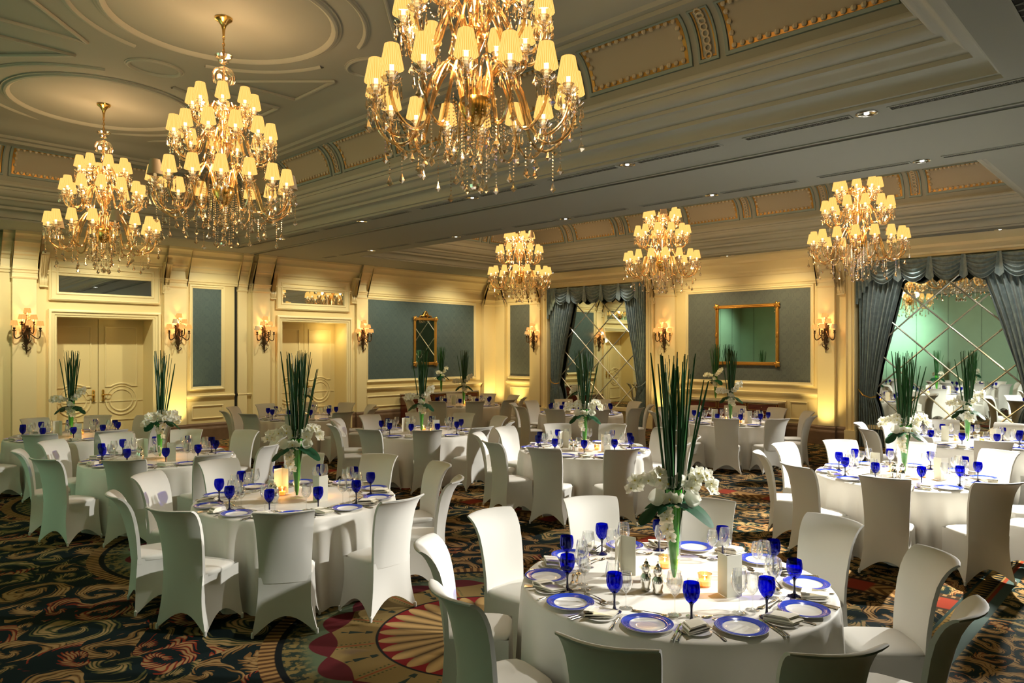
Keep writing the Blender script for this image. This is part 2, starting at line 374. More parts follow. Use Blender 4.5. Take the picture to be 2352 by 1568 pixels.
# ------------------------------------------------------------------ mesh builder
class MB:
    def __init__(s): s.v = []; s.f = []
    def add(s, vs, fs):
        k = len(s.v); s.v += [tuple(p) for p in vs]; s.f += [tuple(i + k for i in f) for f in fs]; return s
    def grid(s, fn, nu, nv, closed_u=False, closed_v=False):
        vs = []; fs = []
        mu = nu if closed_u else nu + 1; mv = nv if closed_v else nv + 1
        for j in range(mv):
            for i in range(mu): vs.append(fn(i / nu, j / nv))
        for j in range(nv):
            for i in range(nu):
                a = j * mu + i; b = j * mu + (i + 1) % mu
                c = ((j + 1) % mv) * mu + (i + 1) % mu; d = ((j + 1) % mv) * mu + i
                fs.append((a, b, c, d))
        return s.add(vs, fs)
    def lathe(s, prof, seg=16, c=(0, 0, 0)):
        return s.grid(lambda u, v: (c[0] + _pl(prof, v)[0] * cos(2 * pi * u), c[1] + _pl(prof, v)[0] * sin(2 * pi * u), c[2] + _pl(prof, v)[1]), seg, len(prof) - 1, closed_u=True)
    def box(s, x0, y0, z0, x1, y1, z1):
        return s.add([(x0, y0, z0), (x1, y0, z0), (x1, y1, z0), (x0, y1, z0), (x0, y0, z1), (x1, y0, z1), (x1, y1, z1), (x0, y1, z1)],
                     [(0, 3, 2, 1), (4, 5, 6, 7), (0, 1, 5, 4), (1, 2, 6, 5), (2, 3, 7, 6), (3, 0, 4, 7)])
    def bbox(s, x0, y0, z0, x1, y1, z1, b=0.005):
        """box with chamfered edges (stacked outline)"""
        def ring(i, z): return [(x0 + i, y0 + i, z), (x1 - i, y0 + i, z), (x1 - i, y1 - i, z), (x0 + i, y1 - i, z)]
        return s.loft([ring(b, z0), ring(0, z0 + b), ring(0, z1 - b), ring(b, z1)], cap=True)
    def loft(s, rings, cap=False, closed=True):
        n = len(rings[0]); vs = [p for r in rings for p in r]; fs = []
        for j in range(len(rings) - 1):
            for i in range(n if closed else n - 1):
                fs.append((j * n + i, j * n + (i + 1) % n, (j + 1) * n + (i + 1) % n, (j + 1) * n + i))
        if cap:
            fs.append(tuple(range(n - 1, -1, -1))); fs.append(tuple((len(rings) - 1) * n + i for i in range(n)))
        return s.add(vs, fs)
    def tube(s, pts, rad, seg=8, cap=True, flat=1.0):
        pts = [Vector(p) for p in pts]; n = len(pts)
        if not isinstance(rad, (list, tuple)): rad = [rad] * n
        rings = []; up = None
        for i in range(n):
            t = (pts[min(i + 1, n - 1)] - pts[max(i - 1, 0)])
            if t.length < 1e-9: t = Vector((0, 0, 1))
            t.normalize()
            if up is None:
                up = t.orthogonal().normalized()
            else:
                up = (up - t * up.dot(t))
                up = up.normalized() if up.length > 1e-6 else t.orthogonal().normalized()
            b = t.cross(up)
            rings.append([tuple(pts[i] + (up * cos(2 * pi * k / seg) * flat + b * sin(2 * pi * k / seg)) * rad[i]) for k in range(seg)])
        return s.loft(rings, cap=cap)
    def ball(s, c, r, seg=8, rings=5, sz=1.0):
        prof = [(max(1e-4, r * sin(pi * i / rings)), -r * sz * cos(pi * i / rings)) for i in range(rings + 1)]
        return s.lathe(prof, seg, c)
    def xf(s, mtx):
        s.v = [tuple(mtx @ Vector(p)) for p in s.v]; return s
    def merge(s, o, mtx=None):
        vs = o.v if mtx is None else [tuple(mtx @ Vector(p)) for p in o.v]
        return s.add(vs, o.f)
    def data(s, name, m, smooth=True, angle=40):
        me = bpy.data.meshes.new(name); me.from_pydata(s.v, [], s.f)
        bm = bmesh.new(); bm.from_mesh(me)
        bmesh.ops.remove_doubles(bm, verts=bm.verts, dist=1e-5)
        bmesh.ops.recalc_face_normals(bm, faces=bm.faces)
        if smooth:
            ca = cos(R(angle))
            for f in bm.faces: f.smooth = True
            for e in bm.edges:
                if len(e.link_faces) == 2 and e.link_faces[0].normal.dot(e.link_faces[1].normal) < ca: e.smooth = False
        bm.to_mesh(me); bm.free()
        me.materials.append(m); return me
def _pl(prof, v):
    i = min(len(prof) - 1, int(round(v * (len(prof) - 1)))); return prof[i]

def obj(name, data, parent=None, loc=None, rz=None, sc=None):
    o = bpy.data.objects.new(name, data); COL.objects.link(o)
    if parent is not None: o.parent = parent
    if loc is not None: o.location = loc
    if rz is not None: o.rotation_euler = (0, 0, rz)
    if sc is not None: o.scale = (sc, sc, sc)
    return o
def struct(name, mb, m, parent=None, smooth=True, angle=40):
    o = obj(name, mb.data(name, m, smooth, angle), parent)
    if parent is None: o['kind'] = 'structure'
    return o
def tag(o, label, cat, group=None):
    o['label'] = label; o['category'] = cat
    if group: o['group'] = group
    return o
def empty(name, label, cat, loc=(0, 0, 0), rz=0, group=None):
    o = bpy.data.objects.new(name, None); COL.objects.link(o); o.location = loc; o.rotation_euler = (0, 0, rz)
    o.empty_display_size = 0.1
    return tag(o, label, cat, group)
def dup(root, loc, rz, label, group=None):
    """copy of a thing with its parts and sub-parts, sharing mesh data"""
    def cp(o, parent):
        c = o.copy(); COL.objects.link(c)
        if parent is not None: c.parent = parent
        for ch in kids.get(o, ()): cp(ch, c)
        return c
    r = cp(root, None); r.location = loc; r.rotation_euler = (0, 0, rz); r['label'] = label
    if group: r['group'] = group
    return r
kids = {}
def note_kids(root):
    """remember the children of a prototype before copying it"""
    stack = [root]
    while stack:
        o = stack.pop(); kids[o] = list(o.children); stack += kids[o]

WL = lambda a, z, h: (a, YL - h, z)     # doors wall: a along X, h out from the wall
WM = lambda a, z, h: (XM - h, a, z)     # mirrors wall: a along Y

def ring_profile(mb, P, a0, z0, a1, z1, prof):
    """rectangular moulding: prof = [(inset, out)]"""
    rings = [[P(a0 + i, z0 + i, o), P(a1 - i, z0 + i, o), P(a1 - i, z1 - i, o), P(a0 + i, z1 - i, o)] for i, o in prof]
    return mb.loft(rings)
def extrude_profile(mb, P, a0, a1, prof, caps=True):
    """straight moulding: prof = [(out, z)]"""
    A = [P(a0, z, o) for o, z in prof]; B = [P(a1, z, o) for o, z in prof]
    n = len(prof); fs = [(i, i + 1, n + i + 1, n + i) for i in range(n - 1)]
    if caps: fs += [tuple(range(n)), tuple(range(2 * n - 1, n - 1, -1))]
    return mb.add(A + B, fs)
def holed(mb, P, a0, a1, z0, z1, holes, h=0):
    """flat wall with rectangular openings"""
    xs = sorted({a0, a1, *[v for q in holes for v in (q[0], q[1])]}); zs = sorted({z0, z1, *[v for q in holes for v in (q[2], q[3])]})
    for i in range(len(xs) - 1):
        for j in range(len(zs) - 1):
            cx = (xs[i] + xs[i + 1]) / 2; cz = (zs[j] + zs[j + 1]) / 2
            if any(q[0] < cx < q[1] and q[2] < cz < q[3] for q in holes): continue
            mb.add([P(xs[i], zs[j], h), P(xs[i + 1], zs[j], h), P(xs[i + 1], zs[j + 1], h), P(xs[i], zs[j + 1], h)], [(0, 1, 2, 3)])
    return mb
def pbox(mb, P, a0, a1, z0, z1, h0, h1):
    vs = [P(a, z, h) for h in (h0, h1) for z in (z0, z1) for a in (a0, a1)]
    return mb.add(vs, [(0, 1, 3, 2), (4, 6, 7, 5), (0, 4, 5, 1), (2, 3, 7, 6), (0, 2, 6, 4), (1, 5, 7, 3)])

# ------------------------------------------------------------------ the room shell
fl = MB(); fl.add([(XG - 0.3, YR - 0.3, 0), (XM + 0.6, YR - 0.3, 0), (XM + 0.6, YL + 1.2, 0), (XG - 0.3, YL + 1.2, 0)], [(0, 1, 2, 3)])
struct('floor', fl, M['carpet'], smooth=False)

# ---- soffit with the two coffer openings
CA = (0.0, 1.26, 7.30, 15.4)     # near coffer outline at soffit level: x0, y0, x1, y1
CB = (10.25, 1.95, 16.2, 15.15)
cl = MB()
holed(cl, lambda a, z, h: (a, z, ZC), XG - 0.1, XM + 0.6, YR - 0.1, YL + 0.05, [(CA[0], CA[2], CA[1], CA[3]), (CB[0], CB[2], CB[1], CB[3])])
ceiling = struct('ceiling', cl, M['ceil'], smooth=False)

PZ = lambda a, b, o: (a, b, o)
step_prof = [(0, 4.45), (0, 4.485), (.035, 4.49), (.035, 4.52)] + [(.035 + .13 * (1 - cos(t * pi / 12)), 4.52 + .10 * sin(t * pi / 12)) for t in range(1, 7)] + [(.185, 4.62), (.185, 4.665), (.20, 4.67)] + \
            [(.20 + .13 * t / 6, 4.67 + .09 * (1 - cos(pi * t / 6)) / 2) for t in range(1, 7)] + [(.35, 4.76), (.35, 4.80), (.37, 4.805)] + [(.37 + .10 * sin(t * pi / 12), 4.805 + .10 * (1 - cos(t * pi / 12))) for t in range(1, 7)] + \
            [(.49, 4.905), (.49, 4.95), (.53, 4.955), (.545, 4.97), (.545, 5.0), (.44, 5.005), (.44, 5.06)]
cove_prof = [(.44, 5.06)] + [(.44 + .36 * (1 - cos(t * pi / 2)) , 5.06 + .56 * sin(t * pi / 2)) for t in [i / 10 for i in range(1, 11)]] + \
            [(.84, 5.63), (.84, 5.68), (.90, 5.69), (.93, 5.73), (.97, 5.74)] + [(.97 + .7 * t, 5.74 + .24 * (1 - (1 - t) ** 2)) for t in [i / 6 for i in range(1, 7)]]
def cove_pt(t):   # t 0..1 up the panelled cove
    return (.44 + .36 * (1 - cos(t * pi / 2)), 5.06 + .56 * sin(t * pi / 2))
def coffer(C, orn_long, orn_short, n):
    mb = MB(); ring_profile(mb, PZ, C[0], C[1], C[2], C[3], step_prof); struct('trim_%d' % n, mb, M['ceiltrim'], angle=25)
    mb = MB(); ring_profile(mb, PZ, C[0], C[1], C[2], C[3], cove_prof)
    d = cove_prof[-1][0]
    mb.add([(C[0] + d, C[1] + d, ZH), (C[2] - d, C[1] + d, ZH), (C[2] - d, C[3] - d, ZH), (C[0] + d, C[3] - d, ZH)], [(0, 1, 2, 3)])
    struct('ceiling_coffer', mb, M['ceil'], angle=25)
    # panels and ornament strips on the four cove faces
    sides = [(lambda a, d_, z: (C[2] - d_, a, z), C[1], C[3], orn_long), (lambda a, d_, z: (C[0] + d_, a, z), C[1], C[3], orn_long),
             (lambda a, d_, z: (a, C[3] - d_, z), C[0], C[2], orn_short), (lambda a, d_, z: (a, C[1] + d_, z), C[0], C[2], orn_short)]
    field = MB(); frame = MB(); gilt = MB(); eggs = MB(); rope = MB()
    def P(side, a, t, out=0.0):
        d_, z = cove_pt(t)
        nx, nz = -sin((1 - t) * pi / 2 + .2), -cos((1 - t) * pi / 2 + .2) * .6   # roughly into the room
        return side(a, d_ - out * nx * 1.0, z + out * nz)
    for side, s0, s1, orns in sides:
        edges = [s0 + 0.62] + [o for o in orns] + [s1 - 0.62]
        for i in range(len(edges) - 1):
            a0 = edges[i] + (0.19 if i else 0.05); a1 = edges[i + 1] - (0.19 if i < len(edges) - 2 else 0.05)
            if a1 - a0 < 0.3: continue
            t0, t1 = 0.10, 0.88
            # mitre towards the corners
            def A(u, t, a0=a0, a1=a1, i=i):
                lo, hi = a0, a1
                if i == 0: lo = a0 + cove_pt(t)[0] - .44
                if i == len(edges) - 2: hi = a1 - (cove_pt(t)[0] - .44)
                return lo + (hi - lo) * u
            field.grid(lambda u, v: P(side, A(u, t0 + (t1 - t0) * v), t0 + (t1 - t0) * v, 0.006), 4, 6)
            for (o0, o1, h0, tgt) in ((0.0, 0.035, 0.030, frame), (0.045, 0.085, 0.014, gilt)):
                L = a1 - a0; H = 0.62
                def loopP(u_off, out):
                    pts = []
                    us = [u_off / L + (1 - 2 * u_off / L) * k / 8 for k in range(9)]; ts = [t0 + (t1 - t0) * (u_off / H + (1 - 2 * u_off / H) * k / 6) for k in range(7)]
                    for u in us: pts.append(P(side, A(u, ts[0]), ts[0], out))
                    for t in ts[1:]: pts.append(P(side, A(us[-1], t), t, out))
                    for u in us[-2::-1]: pts.append(P(side, A(u, ts[-1]), ts[-1], out))
                    for t in ts[-2:0:-1]: pts.append(P(side, A(us[0], t), t, out))
                    return pts
                tgt.loft([loopP(o0, 0.0), loopP(o0, h0), loopP(o1, h0), loopP(o1, 0.0)])
            # egg-and-dart beads round the inside of the frame
            L = a1 - a0; H = 0.62; st = 0.085
            k = int((L - .2) / st)
            for q in range(k + 1):
                u = (0.10 + (L - .2) * q / max(1, k)) / L
                for t in (t0 + .12 * (t1 - t0), t1 - .12 * (t1 - t0)):
                    c = P(side, A(u, t), t, 0.02); eggs.ball(c, 0.030, 6, 4)
            k = int((H - .2) / st)
            for q in range(1, k):
                t = t0 + (t1 - t0) * (0.12 + .76 * q / k)
                for u in (0.09 / L, 1 - 0.09 / L):
                    c = P(side, A(u, t), t, 0.02); eggs.ball(c, 0.030, 6, 4)
        for o in orns:
            t0, t1 = 0.10, 0.88
            def loopO(off, out):
                ts = [t0 + off / .62 + (t1 - t0 - 2 * off / .62) * k / 6 for k in range(7)]
                return [P(side, o - .115 + off, t, out) for t in ts] + [P(side, o + .115 - off, t, out) for t in reversed(ts)]
            frame.loft([loopO(0, 0), loopO(0, .028), loopO(.022, .028), loopO(.022, 0)])
            gilt.loft([loopO(.03, 0), loopO(.03, .012), loopO(.045, .012), loopO(.045, 0)])
            for q in range(8):
                t = 0.17 + 0.64 * q / 7
                c = Vector(P(side, o, t, 0.02))
                tv = (Vector(P(side, o, t + .05, 0.02)) - c).normalized(); sv = (Vector(P(side, o + .1, t, 0.02)) - c).normalized()
                pts = [tuple(c + (tv * cos(a) + sv * sin(a)) * 0.036) for a in [2 * pi * i / 10 for i in range(11)]]
                rope.tube(pts, 0.012, 5)
    struct('trim_%d' % (n + 1), field, M['panelpl']); struct('trim_%d' % (n + 2), frame, M['bluegrey'], angle=30)
    struct('trim_%d' % (n + 3), gilt, M['gilt'], angle=30); struct('trim_%d' % (n + 4), eggs, M['leafpl']); struct('trim_%d' % (n + 5), rope, M['leafpl'])
coffer(CA, [3.75 + 1.75 * k for k in range(7)], [2.75, 4.55], 1)
coffer(CB, [4.17 + 1.75 * k for k in range(6)], [12.3, 14.1], 7)

# round mouldings on the high ceilings
def ring_xy(mb, cx, cy, r, wdt=0.05, hgt=0.03, seg=64, a0=0, a1=2 * pi, ry=None):
    ry = ry or r
    prof = [(-wdt, 0), (-wdt * .7, hgt * .7), (-wdt * .2, hgt), (wdt * .3, hgt * .8), (wdt * .5, hgt * .3), (wdt, hgt * .35), (wdt, 0)]
    full = abs(a1 - a0 - 2 * pi) < 1e-6
    def fn(u, v):
        a = a0 + (a1 - a0) * u; o, h = _pl(prof, v)
        return (cx + (r + o) * cos(a), cy + (ry + o) * sin(a), ZH - h)
    mb.grid(fn, seg, len(prof) - 1, closed_u=full)
rm = MB()
CHA = [(3.7, 3.96), (3.7, 8.21), (3.7, 12.45)]; CHB = [(13.3, 4.44), (13.3, 8.40), (13.3, 12.58)]
for (cx, cy) in CHA + CHB:
    ring_xy(rm, cx, cy, 1.27, 0.06, 0.045)
    rr = 1.62
    for q in range(4):
        a = q * pi / 2
        ring_xy(rm, cx, cy, rr, 0.04, 0.03, 24, a + .28, a + pi / 2 - .28)
        ex, ey = cx + 2.0 * cos(a), cy + 2.1 * sin(a)
        if q % 2 == 0: ring_xy(rm, ex, ey, 0.26, 0.035, 0.03, 32, ry=0.34)
    if cy < 12: ring_xy(rm, cx, cy + 2.12, 0.34, 0.035, 0.03, 32, ry=0.26)
    for sx in (-1, 1):       # spandrels
        for sy in (-1, 1):
            p = [(cx + sx * 1.95, cy + sy * .75), (cx + sx * 1.95, cy + sy * 1.85), (cx + sx * .9, cy + sy * 1.85)]
            rm.tube([(a, b, ZH - .012) for a, b in p + [p[0]]], .028, 6)
struct('trim_13', rm, M['ceiltrim'])

# partition track across the soffit
tk = MB(); tk.box(8.17, YR, ZC - .004, 8.25, YL - .2, ZC + .002); struct('trim_14', tk, M['track'], smooth=False)
tk = MB(); tk.box(8.12, YR, ZC - .012, 8.165, YL - .2, ZC + .002); tk.box(8.255, YR, ZC - .012, 8.30, YL - .2, ZC + .002); struct('trim_15', tk, M['ceil'], smooth=False)

# ---- wall of doors
D1 = (4.18, 6.04, 0, 2.81); D2 = (9.18, 11.07, 0, 2.85); DD = 0.6
T1g = (4.23, 5.99, 3.33, 3.83); T2g = (9.20, 10.96, 3.34, 3.81)
wl = MB(); holed(wl, WL, 2.9, XM + 0.6, 0, ZC, [D1, D2])
for a0, a1, z0, z1 in (D1, D2):          # reveals
    wl.add([WL(a0, 0, 0), WL(a0, 0, -DD), WL(a0, z1, -DD), WL(a0, z1, 0)], [(0, 1, 2, 3)])
    wl.add([WL(a1, 0, 0), WL(a1, 0, -DD), WL(a1, z1, -DD), WL(a1, z1, 0)], [(0, 1, 2, 3)])
    wl.add([WL(a0, z1, 0), WL(a1, z1, 0), WL(a1, z1, -DD), WL(a0, z1, -DD)], [(0, 1, 2, 3)])
struct('wall_left', wl, M['cream'], smooth=False)
# wall of mirrors, with two draped niches
N1 = (11.08, 14.62, 0, 4.02); N2 = (2.08, 5.62, 0, 4.08); ND = 0.34
wm = MB(); holed(wm, WM, YR - 0.1, YL, 0, ZC, [N1, N2])
for a0, a1, z0, z1 in (N1, N2):
    wm.add([WM(a0, 0, 0), WM(a0, 0, -ND), WM(a0, z1, -ND), WM(a0, z1, 0)], [(0, 1, 2, 3)])
    wm.add([WM(a1, 0, 0), WM(a1, 0, -ND), WM(a1, z1, -ND), WM(a1, z1, 0)], [(0, 1, 2, 3)])
    wm.add([WM(a0, z1, 0), WM(a1, z1, 0), WM(a1, z1, -ND), WM(a0, z1, -ND)], [(0, 1, 2, 3)])
    wm.add([WM(a0, 0, -ND), WM(a1, 0, -ND), WM(a1, z1, -ND), WM(a0, z1, -ND)], [(0, 1, 2, 3)])
struct('wall_right', wm, M['cream'], smooth=False)
# green fabric partition opposite the mirrors, returning along the doors wall
wg = MB(); wg.add([(XG, YR, 0), (XG, YL, 0), (XG, YL, ZC), (XG, YR, ZC)], [(0, 1, 2, 3)])
wg.add([(XG, YL, 0), (2.9, YL, 0), (2.9, YL, ZC), (XG, YL, ZC)], [(0, 1, 2, 3)])
struct('wall_front', wg, M['green'], smooth=False)
wj = MB()
for k in range(15):
    y = YR + 1.2 * k + .4; wj.box(XG, y - .006, .1, XG + .008, y + .006, ZC - .1)
for k in range(3): wj.box(.3 + 1.2 * k, YL - .008, .1, .312 + 1.2 * k, YL, ZC - .1)
struct('trim_16', wj, M['track'], smooth=False)
wb = MB(); wb.add([(XG, YR, 0), (XM + .6, YR, 0), (XM + .6, YR, ZC), (XG, YR, ZC)], [(0, 1, 2, 3)])
struct('wall_back', wb, M['backfabric'], smooth=False)

# entablature: capital line, frieze and crown
crown = [(0, 3.66), (.03, 3.67), (.035, 3.71), (.06, 3.73), (.06, 3.755), (.015, 3.765), (.015, 3.93), (.03, 3.95), (.04, 4.0), (.075, 4.03), (.08, 4.07), (.11, 4.10),
         (.14, 4.17), (.20, 4.23), (.24, 4.25), (.245, 4.31), (.28, 4.36), (.33, 4.40), (.345, 4.45)]
def shifted(p, d): return [(o + d, z) for o, z in p]
crownhi = [(0, 4.12), (.02, 4.13), (.03, 4.17), (.09, 4.21), (.12, 4.25), (.125, 4.31), (.16, 4.36), (.20, 4.40), (.22, 4.45)]
cr = MB(); extrude_profile(cr, WL, 3.2, XM, crown); struct('trim_17', cr, M['creamtrim'], angle=25)
cr = MB()
for a0, a1 in ((14.62, YL), (5.62, 11.08)): extrude_profile(cr, WM, a0, a1, crown)
for a0, a1 in ((11.08, 14.62), (YR, 5.62)): extrude_profile(cr, WM, a0, a1, crownhi)
struct('trim_18', cr, M['creamtrim'], angle=25)

# pilasters
def pilaster(mb, P, a0, a1, dep, z0=.42, z1=4.1):
    pbox(mb, P, a0, a1, z0, 3.6, 0, dep)
    extrude_profile(mb, P, a0 - .015, a1 + .015, [(0, 3.55), (dep + .01, 3.55), (dep + .025, 3.58), (dep + .01, 3.61), (dep + .01, 3.66)] + shifted(crown[1:], dep))
pl = MB()
for a0, a1, d in ((3.39, 3.80, .12), (6.27, 6.76, .07), (8.34, 8.79, .12), (7.99, 8.22, .05), (11.38, 11.70, .07), (16.18, 16.78, .12)): pilaster(pl, WL, a0, a1, d)
struct('trim_19', pl, M['creamtrim'], smooth=False)
pl = MB()
for a0, a1, d in ((16.45, 16.88, .12), (14.95, 15.38, .08), (10.17, 10.78, .08), (6.07, 6.44, .10)): pilaster(pl, WM, a0, a1, d)
struct('trim_20', pl, M['creamtrim'], smooth=False)
gap = MB(); pbox(gap, WL, 7.93, 7.985, .0, 4.4, 0, .012); struct('trim_21', gap, M['darkgap'], smooth=False)

# scrolled corbels beside the transoms and the niches
def corbel(mb, P, a0, a1, z0, z1):
    n = 18; prof = []
    for i in range(n + 1):
        t = i / n; z = z0 + (z1 - z0) * t
        out = .045 + .035 * sin(pi * min(1, t * 3.0)) * (t < .34) + .17 * max(0, (t - .25) / .75) ** 1.7
        prof.append((out, z))
    prof = [(0, z0 - .03), (.075, z0 - .03), (.075, z0)] + prof + [(.25, z1), (.25, z1 + .05), (0, z1 + .05)]
    extrude_profile(mb, P, a0, a1, prof)
    for k in (0.28, 0.72):
        a = a0 + (a1 - a0) * k
        extrude_profile(mb, P, a - .012, a + .012, [(o + .008, z) for o, z in prof[3:-3]])
cb = MB()
for a0, a1 in ((3.86, 4.0), (6.24, 6.40), (8.83, 8.98), (11.22, 11.38)): corbel(cb, WL, a0, a1, 3.44, 4.05)
struct('trim_22', cb, M['creamtrim'], smooth=False)
cb = MB()
for a0, a1 in ((14.93, 15.07), (5.86, 6.02), (10.80, 10.95)): corbel(cb, WM, a0, a1, 3.40, 4.05)
struct('trim_23', cb, M['creamtrim'], smooth=False)

# mouldings round panels
fr_prof = [(0, 0), (0, .03), (.012, .042), (.03, .045), (.045, .035), (.055, .02), (.075, .018), (.085, .006), (.085, 0)]
thin_prof = [(0, 0), (0, .016), (.012, .024), (.026, .02), (.034, .006), (.034, 0)]
pm = MB()
for a0, a1, z0, z1 in ((6.93, 7.60, 1.28, 3.57), (11.79, 15.83, 1.30, 3.55)):
    ring_profile(pm, WL, a0 - .085, z0 - .085, a1 + .085, z1 + .085, fr_prof)
for a0, a1, z0, z1 in ((6.90, 7.65, .52, .84), (11.75, 13.6, .52, .84), (13.75, 15.85, .52, .84)):
    ring_profile(pm, WL, a0, z0, a1, z1, thin_prof)
struct('trim_24', pm, M['creamtrim'], angle=30)
pm = MB()
for a0, a1, z0, z1 in ((15.44, 16.30, 1.30, 3.57), (6.64, 9.81, 1.38, 3.58)):
    ring_profile(pm, WM, a0 - .085, z0 - .085, a1 + .085, z1 + .085, fr_prof)
for a0, a1, z0, z1 in ((15.44, 16.30, .52, .95), (6.7, 7.12, .50, .93), (7.2, 9.75, .50, .93)):
    ring_profile(pm, WM, a0, z0, a1, z1, thin_prof)
struct('trim_25', pm, M['creamtrim'], angle=30)
rail = [(0, .98), (.02, .985), (.025, 1.01), (.05, 1.03), (.06, 1.06), (.045, 1.075), (0, 1.08)]
rl = MB()
for a0, a1 in ((6.76, 7.92), (7.99, 8.34), (11.70, 16.18)): extrude_profile(rl, WL, a0, a1, rail)
struct('trim_26', rl, M['creamtrim'], angle=30)
rl = MB()
for a0, a1 in ((15.38, 16.45), (6.44, 10.17)): extrude_profile(rl, WM, a0, a1, shifted([(o, z + .06) for o, z in rail], 0))
struct('trim_27', rl, M['creamtrim'], angle=30)
# damask fields
for k, (P, m, rects) in enumerate(((WL, 'damaskx', ((6.93, 7.60, 1.28, 3.57), (11.79, 15.83, 1.30, 3.55))), (WM, 'damasky', ((15.44, 16.30, 1.30, 3.57), (6.64, 9.81, 1.38, 3.58))))):
    for j, (a0, a1, z0, z1) in enumerate(rects):
        q = MB(); pbox(q, P, a0, a1, z0, z1, 0, .004); struct('trim_%d' % (28 + 2 * k + j), q, M[m], smooth=False)
# baseboards of brown marble
bp = [(0, 0), (.05, 0), (.05, .28), (.04, .31), (.03, .33), (.03, .38), (.015, .41), (0, .42)]
bb = MB()
for a0, a1, d in ((3.39, 3.80, .12), (3.8, 4.02, 0), (6.2, 6.27, 0), (6.27, 6.76, .07), (6.76, 7.92, 0), (7.99, 8.22, .05), (8.22, 8.34, 0), (8.34, 8.79, .12), (8.79, 9.02, 0), (11.22, 11.38, 0), (11.38, 11.7, .07), (11.7, 16.18, 0), (16.18, 16.78, .12)):
    extrude_profile(bb, WL, a0 - (.03 if d else 0), a1 + (.03 if d else 0), [(0, 0)] + shifted(bp[1:-1], d) + [(0, .42)])
struct('baseboard_left', bb, M['base'], smooth=False)
bb = MB()
for a0, a1, d in ((14.9, 14.95, 0), (14.95, 15.38, .08), (15.38, 16.45, 0), (16.45, 16.88, .12), (5.84, 6.07, .03), (6.07, 6.44, .10), (6.44, 10.17, 0), (10.17, 10.78, .08), (10.78, 10.85, 0)):
    extrude_profile(bb, WM, a0 - (.03 if d else 0), a1 + (.03 if d else 0), [(0, 0)] + shifted(bp[1:-1], d) + [(0, .42)])
struct('baseboard_right', bb, M['base'], smooth=False)

# door casings, transoms
cas = [(0, 0), (0, .06), (.03, .075), (.05, .075), (.06, .05), (.11, .045), (.12, .03), (.15, .03), (.16, .0)]
def casing(mb, P, a0, a1, z1, wdt=.16):
    pts = []
    for i, o in cas: pts.append([P(a0 - wdt + i, 0, o), P(a0 - wdt + i, z1 + wdt - i, o), P(a1 + wdt - i, z1 + wdt - i, o), P(a1 + wdt - i, 0, o)])
    mb.loft(pts, closed=False)
cs = MB()
for q in (D1, D2): casing(cs, WL, q[0], q[1], q[3])
for g in (T1g, T2g):
    ring_profile(cs, WL, g[0] - .2, g[2] - .18, g[1] + .2, g[3] + .18, [(0, 0), (0, .05), (.03, .07), (.05, .05), (.12, .045), (.14, .06), (.17, .05), (.18, .02), (.18, 0)])
struct('trim_32', cs, M['creamtrim'], angle=30)
for k, g in enumerate((T1g, T2g)):
    q = MB(); q.add([WL(g[0] - .03, g[2] - .03, .015), WL(g[1] + .03, g[2] - .03, .015), WL(g[1] + .03, g[3] + .03, .006), WL(g[0] - .03, g[3] + .03, .006)], [(0, 1, 2, 3)])
    struct('window_%d' % (k + 1), q, M['mirror'], smooth=False)
cs = MB()
for a0, a1 in ((14.62, 14.90), (10.85, 11.08), (5.62, 5.84), (1.86, 2.08)):
    w_ = a1 - a0
    extrude_profile(cs, lambda a, z, h: WM(a0 + z * w_, a, h), .0, 4.12, [(0, 0), (.10, 0), (.12, .08), (.10, .14), (.055, .2), (.055, .4), (.085, .45), (.085, .58), (.05, .62), (.05, .8), (.07, .85), (.09, .93), (.07, 1), (0, 1)])
    pbox(cs, WM, a0 - .01, a1 + .01, 0, .36, 0, .13)
struct('trim_33', cs, M['creamtrim'], angle=30)

